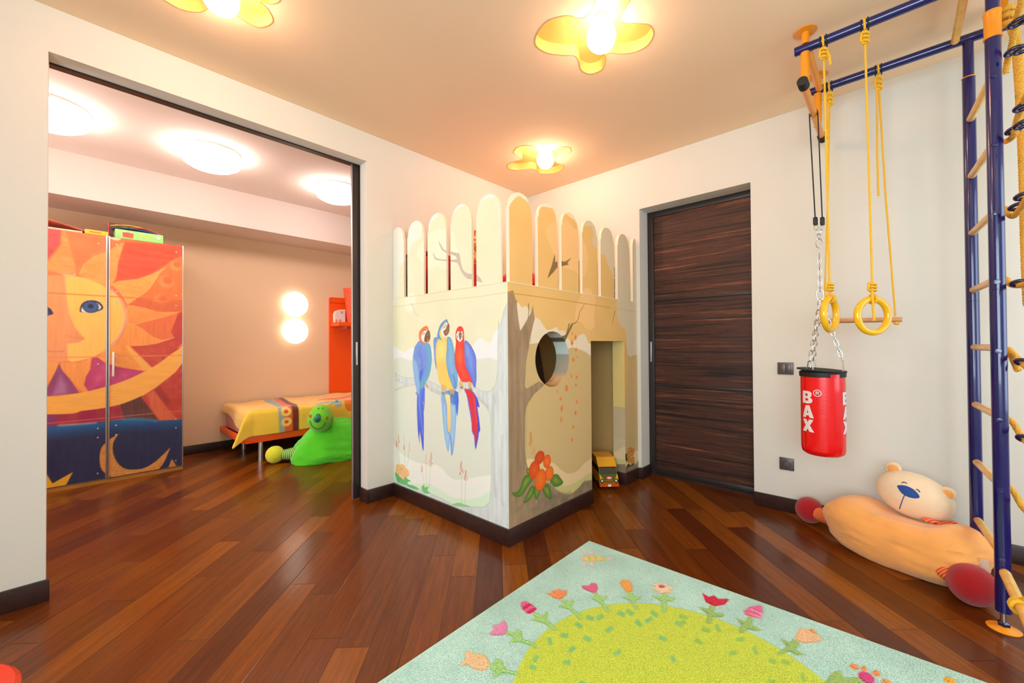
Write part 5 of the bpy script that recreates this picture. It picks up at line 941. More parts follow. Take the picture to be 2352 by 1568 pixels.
cb.poly([(s4+.2, .0), (s4+.9, .05), (s4+.9, .12), (s4+.3, .06)], (176, 176, 180), sm=3); cb.dot((s4+.55, -.03), .06, .08, (244, 128, 30)); cb.dot((s4+.42, .0), .05, .05, (176, 184, 176)); cb.dot((s4+.70, .0), .07, .06, (184, 186, 190))
ns, nt_ = 300, 150; S_, T_ = np.meshgrid(np.linspace(0, 1, ns), np.linspace(-.235, .83, nt_)); s0_ = -.11-.12*np.clip(1-(T_+.235)/.9, 0, 1); S_ = s0_+(1.95-s0_)*S_; r_b = .035
def soften(d, r=r_b):      # arc length past the edge -> (outward, down)
    a = np.clip(d/r, 0, math.pi/2); return r*np.sin(a), r*(1-np.cos(a))+np.clip(d-r*math.pi/2, 0, None)
dx = np.clip(-S_+.02, 0, None); dy = np.clip(-T_+.02, 0, None)
ox, zx = soften(dx); oy, zy = soften(dy); both = (dx > 0) & (dy > 0)
dd_ = np.hypot(dx, dy); oo, zz_ = soften(dd_); un = np.maximum(dd_, 1e-6)
BX = X0+np.where(dx > 0, .02-np.where(both, oo*dx/un, ox), S_); BY = Y0B+np.where(dy > 0, .02-np.where(both, oo*dy/un, oy), T_)
BZ = ZT-np.where(both, zz_, np.maximum(zx, zy))
fl2 = np.where(both, np.minimum(dx, dy)/np.maximum(np.maximum(dx, dy), 1e-6), 0); BX -= fl2*dd_*.42; BY -= fl2*dd_*.2; BZ += fl2*dd_*.06
BZ += .006*np.sin(S_*9+T_*4)*(dd_ < .02)+.004*np.sin(S_*21-T_*13)*(dd_ < .02)
BY -= .010*np.sin(S_*7.)*np.clip(dy/.2, 0, 1); BX -= .012*np.sin(T_*9.)*np.clip(dx/.1, 0, 1); BY -= .012*np.clip(dy/.1, 0, 1); BX -= .02*np.clip(dx/.1, 0, 1)
BZ += np.clip(dx, 0, .14)*.25*np.clip((T_-.3)/.4, 0, 1)
bl = grid_obj('fleece_blanket', BX, BY, BZ, m_cloth, None, cb.at(np.clip(S_+.13, 0, 3), T_)); bl.data.polygons.foreach_set('use_smooth', [True]*len(bl.data.polygons)); WM[bl.name] = Matrix.Identity(4)
sd = bl.modifiers.new('thick', 'SOLIDIFY'); sd.thickness = .009; sd.offset = 1
tag(bl, 'yellow fleece blanket with orange, brown and grey stripes draped over the low bed', 'blanket')
# headboard unit with shelf
hb = empty('orange_shelf_panel', (2.8, 5.44, 0), 'tall glossy orange panel with a shelf standing against the bedroom wall at the bed head', 'shelf unit')
g = MB(); pts = [(2.352, .505), (3.25, .505), (3.25, 1.775), (2.372, 1.775)]+[(2.372-.02*math.sin(a), 1.755+.02*math.cos(a)) for a in (.4, .8, 1.2, 1.57)]
g.prism(pts, lambda x, z: (x, 5.425, z), lambda x, z: (x, YB2-.001, z)); g.build('back_panel', m_or, hb)
MB().box((2.36, 5.18, 1.388), (3.25, 5.425, 1.44), bev=.004).build('shelf', m_or, hb); MB().box((2.352, 5.419, 1.70), (3.25, 5.4255, 1.706)).build('seam', mat('dark orange joint', rgb(190, 60, 20), .5), hb)
for x in (2.5, 3.1): MB().box((x, 5.30, 1.36), (x+.02, 5.425, 1.388)).build('bracket', m_alu, hb)
bn = empty('orange_bin', (2.62, 5.30, 1.44), 'tall tapered orange bin on the bedroom shelf beside the paw print box', 'bin')
MB().lathe([(.075, 1.4405), (.125, 1.87), (.128, 1.885), (.12, 1.885), (.07, 1.45), (.0001, 1.45)], 32, (2.60, 5.265, 0)).build('body', mat('orange bin plastic', rgb(244, 88, 46), .45), bn)
pb = empty('paw_print_box', (2.44, 5.30, 1.44), 'small white box with brown paw prints on the orange shelf', 'box')
g = MB(); g.prism([(2.395, 1.4405), (2.53, 1.4405), (2.53, 1.618), (2.45, 1.610), (2.41, 1.59), (2.392, 1.55)], lambda x, z: (x, 5.355, z), lambda x, z: (x, 5.42, z)); g.build('body', m_white, pb)
m_paw = mat('brown print', rgb(170, 84, 50), .7)
for x, z in ((2.41, 1.455), (2.46, 1.46), (2.482, 1.57)):
    g = MB(); 
    for dx_, dz_, r_ in ((0, 0, .009), (-.012, .012, .0045), (-.004, .018, .0045), (.006, .018, .0045), (.014, .011, .0045)):
        g.prism([(x+dx_+r_*math.cos(a), z+dz_+r_*math.sin(a)) for a in np.linspace(0, 2*math.pi, 10, endpoint=False)], lambda a, b: (a, 5.3540, b), lambda a, b: (a, 5.3551, b))
    g.build('paw_print', m_paw, pb)
# ------------------------------------------------------------------ helpers for soft toys
def ellhit(px, py, c, r, rot, lift=.0015):
    """where the sight line of a pixel first meets an ellipsoid (a face stitched on a round head)"""
    d = Vector(Fv+R2*(px-1176)/FPX-U2*(py-784)/FPX); o = Vector((0, 0, CH)); inv = rot.transposed(); c = Vector(c)
    a = inv @ (o-c); b = inv @ d; a = Vector([a[i]/r[i] for i in range(3)]); b = Vector([b[i]/r[i] for i in range(3)])
    A, B, Cc = b.dot(b), 2*a.dot(b), a.dot(a)-1; D = max(0, B*B-4*A*Cc); t = (-B-math.sqrt(D))/(2*A)
    p = a+b*t; n = rot @ Vector([p[i]/r[i] for i in range(3)]); n.normalize(); return o+d*t+n*lift
def stitched(poly, c, r, rot, name, m, parent, sm=3, lift=.0015, th=.0012):
    q = smooth_pts(poly, sm) if sm else np.array(poly); cen = q.mean(0); rings = 4; v = []; f = []; n = len(q)
    for k in range(rings+1):
        for p in q:
            z = cen+(p-cen)*(1-k/rings*.999); v.append(ellhit(z[0], z[1], c, r, rot, lift))
    for k in range(rings):
        for i in range(n): f.append((k*n+i, k*n+(i+1) % n, (k+1)*n+(i+1) % n, (k+1)*n+i))
    base_ = [ellhit(p[0], p[1], c, r, rot, -.0008) for p in q]; o_ = len(v); v += base_
    for i in range(n): f.append((i, (i+1) % n, o_+(i+1) % n, o_+i))
    return MB().add(v, f).build(name, m, parent)
def plush(name, col, **k): return mat(name, rgb(*col), .95, sheen=.35, bump=.55, bscale=330, bdist=.003, var=.07, vscale=9, **k)
from mathutils import noise as mnoise
def folds(u, seed, amp):
    q = Vector((u.x*1.6+seed*7.1, u.y*1.6, u.z*1.6)); w_ = mnoise.noise(q)*amp*1.3
    q2 = Vector((u.x*1.8+seed, u.y*3.2, u.z*6.5+1.3*u.x)); w_ -= abs(mnoise.noise(q2))*amp*.9
    return 1+w_
def blob(c, r, rot, seed=0, amp=.03, power=2.6, floor=None, sub=5, lobes=None, saddle=None):
    g = MB()
    def fn(p, u):
        k = (abs(u.x)**power+abs(u.y)**power+abs(u.z)**power)**(-1/power); q = Vector((u.x*r[0], u.y*r[1], u.z*r[2]))*k
        q *= folds(u, seed, amp)
        if lobes:
            for d, w_, a_2 in lobes:
                t = max(0, u.dot(Vector(d).normalized())); q *= 1+a_2*math.exp(-(1-t)/w_)
        if saddle and q.z > 0: q.z *= 1-saddle[2]*math.exp(-((q.x-saddle[0])/saddle[1])**4)*(.35+.65/(1+math.exp(-(q.y+.07)/.025)))
        return q
    g.ball(c, (1, 1, 1), sub, fn=lambda p, u: fn(p, u), rot=rot)
    if floor is not None: g.v = [(x, y, max(z, floor+.0005*(z > floor))) for x, y, z in g.v]
    return g
def thread(pts, c, r, rot, name, m, parent, w=.0028, lift=.001):
    q = smooth_pts(pts, 6, False); return MB().tube([ellhit(p[0], p[1], c, r, rot, lift) for p in q], w, 8).build(name, m, parent)
# ------------------------------------------------------------------ bear bean bag
m_bb = plush('peach velour', (255, 176, 92)); m_bh = plush('cream plush', (248, 220, 184)); m_bf = mat('crimson knit', rgb(172, 2, 14), .95, sheen=.3, bump=.8, bscale=420, bdist=.003)
m_st = bpy.data.materials.new('orange striped jersey'); m_st.use_nodes = True; _n = m_st.node_tree; _w = _n.nodes.new('ShaderNodeTexWave'); _w.inputs['Scale'].default_value = 34; _w.bands_direction = 'DIAGONAL'
_r = _n.nodes.new('ShaderNodeValToRGB'); _r.color_ramp.elements[0].position = .35; _r.color_ramp.elements[0].color = rgb(226, 70, 40); _r.color_ramp.elements[1].position = .55; _r.color_ramp.elements[1].color = rgb(250, 150, 80)
_n.links.new(_n.nodes.new('ShaderNodeTexCoord').outputs['Object'], _w.inputs['Vector']); _n.links.new(_w.outputs['Fac'], _r.inputs[0]); _n.links.new(_r.outputs[0], _n.nodes['Principled BSDF'].inputs['Base Color']); _n.nodes['Principled BSDF'].inputs['Roughness'].default_value = .9
bear = empty('bear_bean_bag', (2.98, .02, 0), 'peach bean bag with a cream bear head and red ball feet leaning on the wall', 'bean bag')
ax = Vector((-.40, -.90, 0)).normalized(); rotb = Matrix((ax, Vector((-ax.y, ax.x, 0)), Vector((0, 0, 1)))).transposed()
blob((2.918, -.004, .130), (.314, .185, .155), rotb, 3, .055, 2.7, 0, saddle=(.03, .15, .44), lobes=[((1, .1, .3), .12, .06), ((-.8, -.5, .5), .15, .06)]).build('body', m_bb, bear)
rh = Matrix.Rotation(math.radians(19), 3, 'X') @ Matrix.Rotation(math.radians(-8), 3, 'Y')
HCB = (3.03, -.064, .322); HRB = (.10, .154, .116)
MB().ball(HCB, HRB, 5, rot=rh).build('head', m_bh, bear)
for px, py, k in ((2052, 1077, 0), (2175, 1136, 1)):
    p = ellhit(px, py, HCB, HRB, rh, -.01); rr_ = rh @ Matrix.Rotation(math.radians(90), 3, 'Y')
    e = MB().ball(p+Vector((.01, .004, .012) if k == 0 else (.01, -.008, .006)), (.036, .034, .014), 4, rot=rr_).build('ear', m_bh, bear)
    MB().ball(p+Vector((-.0035, .004, .012) if k == 0 else (-.0035, -.008, .006)), (.023, .023, .006), 3, rot=rr_).build('ear_lining', m_bb, e)
m_navy = mat('blue embroidery', rgb(20, 70, 150), .7, bump=.3, bscale=500)
stitched([(2061, 1117), (2065, 1114), (2080, 1115), (2096, 1122), (2108, 1133), (2112, 1142), (2100, 1144), (2084, 1140), (2070, 1131)], HCB, HRB, rh, 'nose', m_navy, bear)
thread([(2078, 1136), (2073, 1148), (2066, 1168)], HCB, HRB, rh, 'mouth', m_navy, bear, .0018)
for q in ([(2071, 1108.5), (2077, 1107), (2083, 1110)], [(2104, 1123.5), (2109, 1125), (2113, 1130)]): thread(q, HCB, HRB, rh, 'eye', mat('dark stitching', rgb(60, 34, 60), .8), bear, .0022)
col_ = MB()
for k in range(7):
    t = k/6; p = ellhit(2130+t*56, 1192-abs(t-.5)*10+t*6, HCB, HRB, rh, .002); col_.ball(p+Vector((-.005, 0, -.012)), (.012, .02, .011), 2)
col_.build('collar', m_st, bear)
def foot(c, r, toward, m, nm, rot=None):
    f_ = MB().ball(c, r, 4, rot=rot).build(nm, m, bear)
    g = MB(); a, b = Vector(c), Vector(toward); g.tube([a.lerp(b, t) for t in (.35, .6, .8, 1)], [.040, .038, .040, .044], 20); g.build('leg', m_st, bear)
foot((3.165, .405, .082), (.072, .074, .078), (3.03, .25, .09), m_bf, 'foot'); foot((2.655, -.232, .080), (.078, .08, .084), (2.77, -.075, .10), m_bf, 'foot')
tg = MB(); tg.add([(2.70, -.335, .13), (2.675, -.335, .125), (2.675, -.335, .06), (2.70, -.335, .07)], [(0, 1, 2, 3)]); 
tg = MB().box((2.735, -.262, .17), (2.737, -.29, .115)); tg.build('care_label', mat('white label', rgb(226, 200, 180), .8), bear)
# ------------------------------------------------------------------ green bean bag creature in the bedroom
m_gr = plush('green velour', (86, 214, 30)); m_gh = plush('light green plush', (116, 216, 34)); m_yf = mat('yellow knit', rgb(226, 226, 50), .95, sheen=.3, bump=.8, bscale=260, bdist=.004)
gp = empty('caterpillar_bean_bag', (1.85, 4.24, 0), 'bright green bean bag with smiling round head and yellow feet on the bedroom floor', 'bean bag')
I3 = Matrix.Identity(3)
bb_ = blob((1.90, 4.225, .12), (.45, .245, .275), Matrix.Rotation(math.radians(-8), 3, 'Z'), 5, .07, 2.4, 0)
bb_.v = [(1.86+(x-1.86)*(1-.50*max(0, z-.03)/.36 if x < 1.86 else 1-.42*max(0, z-.03)/.36), 4.24+(y-4.24)*(1-.45*max(0, z-.06)/.36), z) for x, y, z in bb_.v]; bb_.build('body', m_gr, gp)
blob((1.90, 4.27, .30), (.14, .10, .07), I3, 8, .07, 2.3).build('shoulder_fold', m_gr, gp)
HG = (1.70, 4.13, .425); HGR = (.118, .115, .135)
def pear(p, u): return Vector((p.x*(1-.24*max(0, u.z)), p.y*(1-.2*max(0, u.z)), p.z))
MB().ball(HG, HGR, 4, fn=pear).build('head', m_gh, gp)
stitched([(726, 952), (733, 950), (737, 956), (735, 965), (729, 971), (723, 964)], HG, HGR, I3, 'nose_base', mat('teal velour', rgb(10, 120, 96), .8, sheen=.3), gp)
n_ = ellhit(728, 962, HG, HGR, I3, 0); nd = (n_-Vector(HG)).normalized(); MB().tube([n_, n_+nd*.02, n_+nd*.036, n_+nd*.045], [.034, .028, .014, .003], 16).build('nose', mat('teal nose velour', rgb(16, 126, 104), .8, sheen=.3), gp)
m_ck = mat('coral felt', rgb(226, 84, 50), .9)
for cx, cy in ((712, 955), (751, 960)): stitched([(cx+2.8*math.cos(a), cy+4.2*math.sin(a)) for a in np.linspace(0, 2*math.pi, 9)[:-1]], HG, HGR, I3, 'cheek', m_ck, gp, sm=0)
m_ge = mat('dark green thread', rgb(20, 90, 40), .8)
sm_ = [(712, 966), (716, 976), (724, 983), (733, 984), (742, 979), (748, 970)]
thread(sm_, HG, HGR, I3, 'smile', m_ge, gp, .0032)
for cx, cy in ((731.5, 938), (741, 937)): stitched([(cx+1.5*math.cos(a), cy+1.5*math.sin(a)) for a in np.linspace(0, 2*math.pi, 9)[:-1]], HG, HGR, I3, 'eye', m_ge, gp, sm=0)
a0 = P(753, 931, 'y', 4.2); a1 = P(773, 921, 'y', 4.18); an = MB().tube([a0, (a0+a1)/2+np.array([0, 0, .004]), a1], .006, 10).build('antenna', mat('pale teal felt', rgb(130, 206, 190), .8), gp)
MB().ball(a1, (.018, .014, .012), 3).build('antenna_tip', mat('teal felt tip', rgb(96, 184, 180), .8), an)
MB().ball((1.385, 4.42, .083), (.082, .075, .083), 4, fn=lambda p, u: Vector((p.x, p.y, p.z))*(1+.012*math.sin(u.z*30+u.x*3))).build('foot', m_yf, gp)
m_gs = bpy.data.materials.new('green striped jersey'); m_gs.use_nodes = True; _n = m_gs.node_tree; _w = _n.nodes.new('ShaderNodeTexWave'); _w.inputs['Scale'].default_value = 22; _w.bands_direction = 'X'
_r = _n.nodes.new('ShaderNodeValToRGB'); _r.color_ramp.elements[0].position = .3; _r.color_ramp.elements[0].color = rgb(60, 130, 50); _r.color_ramp.elements[1].position = .6; _r.color_ramp.elements[1].color = rgb(170, 206, 110)
_n.links.new(_n.nodes.new('ShaderNodeTexCoord').outputs['Object'], _w.inputs['Vector']); _n.links.new(_w.outputs['Fac'], _r.inputs[0]); _n.links.new(_r.outputs[0], _n.nodes['Principled BSDF'].inputs['Base Color'])
MB().tube([(1.43, 4.395, .075), (1.48, 4.37, .075), (1.54, 4.34, .08)], [.045, .052, .06], 20).build('leg', m_gs, gp)
# ------------------------------------------------------------------ switches
for z0, z1, sock in ((.916, .997, False), (.278, .36, True)):
    o = empty('wall_socket' if sock else 'light_switch', (XB, .54, (z0+z1)/2), 'dark grey round power socket low on the wall beside the door' if sock else 'dark grey double light switch on the wall left of the punching bag', 'socket' if sock else 'switch')
    m_sw = mat('graphite plastic', rgb(92, 82, 78), .35, metal=.2)
    zc = (z0+z1)/2; yc = .54; g = MB()
    fw = .0415 if sock else .0455; g.box((XB-.009, yc-fw, z0), (XB, yc+fw, z1), bev=.003); g.build('frame', m_sw, o)
    g = MB()
    if sock:
        MB().box((XB-.012, yc-.03, zc-.03), (XB-.008, yc+.03, zc+.03), bev=.002).build('plate', m_sw, o)
        MB().lathe([(.024, .010), (.024, .0135), (.0205, .0135), (.019, .009), (.0001, .009)], 32, (XB, yc, zc), Matrix.Rotation(-math.pi/2, 3, 'Y')).build('round_insert', mat('dark plastic', rgb(56, 52, 52), .4), o)
        for dy_ in (-.0095, .0095): MB().lathe([(.0028, .0088), (.0028, .0096), (.0001, .0096)], 12, (XB, yc+dy_, zc), Matrix.Rotation(-math.pi/2, 3, 'Y')).build('contact_hole', m_black, o)
    else:
        for s_ in (-1, 1): MB().box((XB-.0125, yc+(s_*.0155)-.015, zc-.028), (XB-.008, yc+(s_*.0155)+.015, zc+.028), bev=.0015).build('rocker', m_sw, o)
# ------------------------------------------------------------------ orange tub at the left edge
tb = empty('orange_tub', (-.29, 1.62, 0), 'round orange toy tub, only its rim showing in the bottom left corner', 'tub')
m_tub = mat('orange tub plastic', rgb(226, 50, 2), .45, coat=.1)
MB().lathe([(.16, .0), (.19, .27), (.2, .285), (.205, .3), (.195, .308), (.17, .3), (.165, .27), (.14, .02), (.0001, .02)], 48, (-.275, 1.60, 0)).build('shell', m_tub, tb)
MB().lathe([(.0001, .285), (.168, .285), (.168, .29), (.0001, .291)], 40, (-.275, 1.60, 0)).build('lining', mat('dark lining', rgb(20, 16, 20), .8), tb)
# ------------------------------------------------------------------ climbing frame
XF, YF, XR_, YR_ = 2.50, -.300, 2.955, -.276; ZB = 2.585
cf = empty('climbing_gym', (XF, YF, 0), 'blue and yellow steel climbing gym with wooden rungs and overhead bars by the right wall', 'climbing frame')
def V2(r, z0, z1, x, y, bv=.003): return MB().lathe([(r-bv, z0), (r, z0+bv), (r, z1-bv), (r-bv, z1)], 28, (x, y, 0))
pl = V2(.0228, .066, 2.331, XF, YF).build('pole', m_blue, cf)
V2(.0235, 1.327, 1.331, XF, YF, .001).build('pole_joint', m_clip, pl)
V2(.0195, 2.42, H-.006, XF, YF).build('upper_pole', m_blue, cf)
MB().lathe([(.0265, 2.326), (.0265, 2.334), (.0245, 2.34), (.0245, 2.418), (.0265, 2.424), (.0265, 2.432), (.0245, 2.436)], 28, (XF, YF, 0)).build('sleeve', m_yel, cf)
pl = V2(.0228, .05, 2.395, XR_, YR_).build('pole', m_blue, cf); V2(.0235, 1.318, 1.322, XR_, YR_, .001).build('pole_joint', m_clip, pl)
V2(.0195, 2.39, ZB-.01, XR_, YR_).build('upper_pole', m_blue, cf); MB().torus((XR_, YR_, 2.397), .0225, .0028).build('collar', m_yel, cf)
for x, y in ((XF, YF), (XR_, YR_)):
    V2(.010, .008, .07, x, y, .001).build('levelling_screw', m_steel, cf); MB().lathe([(.018, .012), (.018, .024), (.012, .03)], 6, (x, y, 0)).build('nut', m_clip, cf)
    MB().lathe([(.0001, .0), (.047, .0), (.048, .003), (.03, .008), (.016, .014), (.0001, .014)], 36, (x, y, 0)).build('foot_plate', m_yel, cf)
# bracket plate below the ceiling on the front post
g = MB(); g.prism([(P(x, y, 'y', -.33)[0], P(x, y, 'y', -.33)[2]) for x, y in ((2288, -20), (2308, -20), (2296, 45), (2283, 66), (2273, 66), (2272, 55))], lambda a, b: (a, -.345, b), lambda a, b: (a, -.33, b)); g.build('bracket_plate', m_yel, cf)
for k in range(8):
    z = .288+.2705*k; g = MB()
    p0 = Vector((XR_-.036, YR_+.0, z)); p1 = Vector((XF+.028, YF+.002, z))
    g.tube([p0+(p1-p0)*t for t in (0, .006, .02, .5, .98, 1)], [.007, .0125, .0145, .0145, .0145, .0135], 18); g.build('rung', m_rung, cf)
    MB().lathe([(.0001, 0), (.0085, .0), (.0095, .002), (.0085, .0045), (.0001, .005)], 16, (XF-.0225, YF+.004, z-.012), Matrix.Rotation(-math.pi/2, 3, 'Y')).build('bolt_cap', m_blue, cf)
    V2(.0095, -.012, .012, 0, 0, .002)
    MB().tube([(XF+.020, YF+.001, z-.004), (XF+.034, YF+.001, z-.004)], .0165, 14).build('rung_ferrule', m_yel, cf)
# overhead rails
m_cap = m_clip
for nm, x in (('rail', 2.49), ('rail', 2.95)):
    g = MB(); y0 = .352 if x < 2.6 else .345; g.tube([(x, y0, ZB), (x, -.62, ZB)], .0215, 28); g.build('overhead_rail', m_blue, cf)
    MB().ball((x, .305, ZB+.0205), (.010, .010, .006), 2).build('bolt_cap', m_cap, cf)
    zb2 = 2.375
    MB().tube([(x, .308, ZB+.021), (x, .308, H-.004)], .0165, 20).build('ceiling_strut', m_yel, cf)
    MB().lathe([(.0001, H-.0005), (.049, H-.0005), (.049, H-.004), (.018, H-.008), (.0001, H-.008)], 36, (x, .308, 0)).build('ceiling_flange', m_yel, cf)
    MB().tube([(x, .31, ZB-.021), (x, .312, zb2)], .019, 20).build('hanger_tube', m_yel, cf)
MB().tube([(2.505, .300, ZB-.004), (2.93, .300, ZB-.004)], .017, 18).build('cross_rung', m_yel, cf)
yq = -.232
MB().tube([(2.505, yq, ZB-.002), (2.93, yq, ZB-.002)], .0155, 18).build('cross_rung', m_rung, cf)
MB().tube([(2.395, .31, 2.375), (3.15, .31, 2.375)], .0165, 20).build('pull_up_bar', m_yel, cf)
for x0, x1 in ((2.385, 2.45), (3.09, 3.16)):
    g = MB(); prof = []; n = 10
    for i in range(n+1): prof += [(.021, x0+(x1-x0)*i/n), (.0225, x0+(x1-x0)*(i+.5)/n)]
    g.lathe([(.0001, x0)]+prof[:-1]+[(.0001, x1)], 24, (0, .31, 2.375), Matrix(((0, 0, 1), (0, 1, 0), (-1, 0, 0)))); g.build('rubber_grip', m_black, cf)
g = MB(); lb0, lb1 = Vector((2.478, YF-.001, .232)), Vector((1.70, YF-.001, .232)); g.tube([lb0+(lb1-lb0)*t for t in (0, .01, .03, 1)], [.008, .0145, .0165, .0165], 18); g.build('lower_bar', m_rung, cf)
V2(.0228, .03, 2.5, 1.70, YF).build('pole', m_blue, cf)
MB().lathe([(.0001, .0), (.047, .0), (.048, .003), (.03, .008), (.016, .03), (.0001, .03)], 36, (1.70, YF, 0)).build('foot_plate', m_yel, cf)
# rope clips round the rails + ropes: each hanging toy is a thing
def rail_loop(x, y, parent, nm='rope_clip'):
    for dy_ in (-.012, .012):
        MB().torus((x, y+dy_, ZB-.003), .0262, .0028, Matrix.Rotation(math.pi/2, 3, 'X'), 28, 8).build(nm, m_black, parent)
    g = MB(); g.rope([(x+.0262*math.cos(a), y, ZB-.003+.0262*math.sin(a)) for a in np.linspace(-1.2, math.pi+1.2, 22)], .005, .02); g.build('rope_loop', m_rope, parent)
def knot(p, s_, parent, nm='knot', turns=3):
    g = MB(); p = Vector(p); pts = []
    for i in range(turns*14+1):
        a = 2*math.pi*i/14; pts.append(p+Vector((.013*math.cos(a), .013*math.sin(a), -s_*i/(turns*14))))
    g.rope(pts, .0054, .02); g.tube([p+Vector((0, 0, .004)), p+Vector((.004, .003, -s_*.5)), p+Vector((0, 0, -s_-.004))], .0085, 10)
    g.rope([p+Vector((-.008, .006, 0)), p+Vector((-.016, .012, -s_*.3)), p+Vector((-.014, .014, -s_*.8)), p+Vector((-.004, .006, -s_))], .005, .02); g.build(nm, m_rope, parent)
def ring(x, yt, yb, zc, phi, label, tail, big):
    o = empty('gymnastic_ring', (x, yb, zc), label, 'gym ring', 'yellow rings hanging from the near overhead rail')
    rail_loop(x, yt, o); knot((x-.004, yt, ZB-.036), .055, o)
    R_ = .076; r_ = .0145; h_ = Vector((math.cos(phi), math.sin(phi), 0)); rot = Matrix((h_, Vector((0, 0, 1)), h_.cross(Vector((0, 0, 1))))).transposed()
    MB().torus((x, yb, zc), R_, r_, rot, 56, 18).build('ring', m_ring, o)
    zt_ = zc+R_+r_
    g = MB(); g.rope([(x, yt, ZB-.06), (x, yt*.5+yb*.5, (ZB+zt_)/2), (x, yb, zt_+.05)], .0047, .02); g.build('rope', m_rope, o)
    knot((x-.003, yb, zt_+.060), .04, o, 'knot', 3)
    nr = rot @ Vector((0, 0, 1))
    g = MB(); g.rope([Vector((x, yb, zc+R_))+(nr*math.cos(a)+Vector((0, 0, 1))*math.sin(a))*(r_+.005) for a in np.linspace(-math.pi, math.pi, 24)], .0062, .02); g.build('ring_loop', m_rope, o)
    if tail: g = MB(); t0 = Vector((x, yb, zt_+.02))-Vector((.02, 0, 0)); g.rope([t0, t0+Vector((-.008, -.002, -.06)), t0+Vector((-.006, -.004, -tail))], .0052, .02); g.build('rope_tail', m_rope, o)
    else: g = MB(); g.rope([(x-.012, yt-.014, ZB-.06), (x-.016, yt-.024, ZB-.09), (x-.014, yt-.026, ZB-.135)], .0055, .02); g.build('rope_tail', m_rope, o)
ring(2.49, .236, .226, 1.262, math.radians(167), 'yellow gymnastic ring turned nearly edge-on, in front of the punching bag chain', 0, False)
ring(2.49, .084, .072, 1.246, math.radians(138), 'yellow gymnastic ring facing the room, its rope tail hanging through it', .135, True)
tp = empty('trapeze_bar', (2.95, .14, 1.245), 'wooden trapeze bar on two yellow ropes behind the rings', 'trapeze')
MB().tube([(2.95, .318, 1.250), (2.95, .316, 1.2499), (2.95, -.028, 1.2435), (2.95, -.030, 1.2434)], [.0115, .013, .013, .0115], 20).build('bar', m_wood, tp)
for yt, yb, tl in ((.256, .296, .12), (.047, -.004, .5)):
    rail_loop(2.95, yt, tp); knot((2.947, yt, ZB-.036), .075, tp)
    g = MB(); g.rope([(2.95, yt, ZB-.08), (2.95, yt*.6+yb*.4, 1.9), (2.95, yb, 1.262)], .0047, .02); g.build('rope', m_rope, tp)
    g = MB(); g.rope([(2.94, yt+.006, ZB-.1), (2.94, yt+.010, ZB-.2-tl*.5), (2.94, yt+.008, ZB-.18-tl)], .005, .02); g.build('rope_tail', m_rope, tp)
    MB().ball((2.95, yb-.004, 1.2255), (.010, .013, .010), 3, fn=lambda p, u: p*(1+.12*math.sin(u.y*9))).build('knot', m_rope, tp)
# ------------------------------------------------------------------ punching bag
XG, YG, RG = 2.75, .287, .098; ZG0, ZG1 = .528, .958
pbg = empty('punching_bag', (XG, YG, ZG0), 'red vinyl punching bag with white lettering hanging on chains from black straps', 'punching bag')
prof = [(.0001, .528), (.05, .529), (.078, .534), (.092, .546), (.0965, .565), (.0975, .60), (RG, .70), (RG, .90), (.097, .962), (.0001, .962)]
g = MB(); g.lathe(prof, 64, (XG, YG, 0)); nv = []
for x, y, z in g.v:
    a = math.atan2(y-YG, x-XG); k = 1+(.012*math.sin(a*17)*math.exp(-((z-.55)/.022)**2)+.006*math.sin(a*5+z*30)); nv.append((XG+(x-XG)*k, YG+(y-YG)*k, z))
g.v = nv; g.build('body', m_red, pbg, ang=50)
MB().lathe([(.0995, .946), (.1015, .948), (.1025, .970), (.096, .976), (.0001, .973)], 48, (XG, YG, 0)).build('top_band', m_black, pbg)
MB().lathe([(.0001, -.003), (.108, -.003), (.110, 0), (.108, .003), (.0001, .003)], 48, (XG-.004, YG+.004, .981), Matrix.Rotation(math.radians(4), 3, 'X') @ Matrix.Rotation(math.radians(-1), 3, 'Y')).build('lid_flap', m_strap, pbg)
g = MB(); a0_ = math.radians(205); arc = [a0_+math.radians(t) for t in range(0, 26, 3)]
g.add([(XG+(.1035)*math.cos(a), YG+.1035*math.sin(a), z) for z in (.944, .962) for a in arc], [(i, i+1, len(arc)+i+1, len(arc)+i) for i in range(len(arc)-1)]); g.build('red_patch', m_red, pbg)
m_wht = mat('white print', rgb(236, 226, 226), .4)
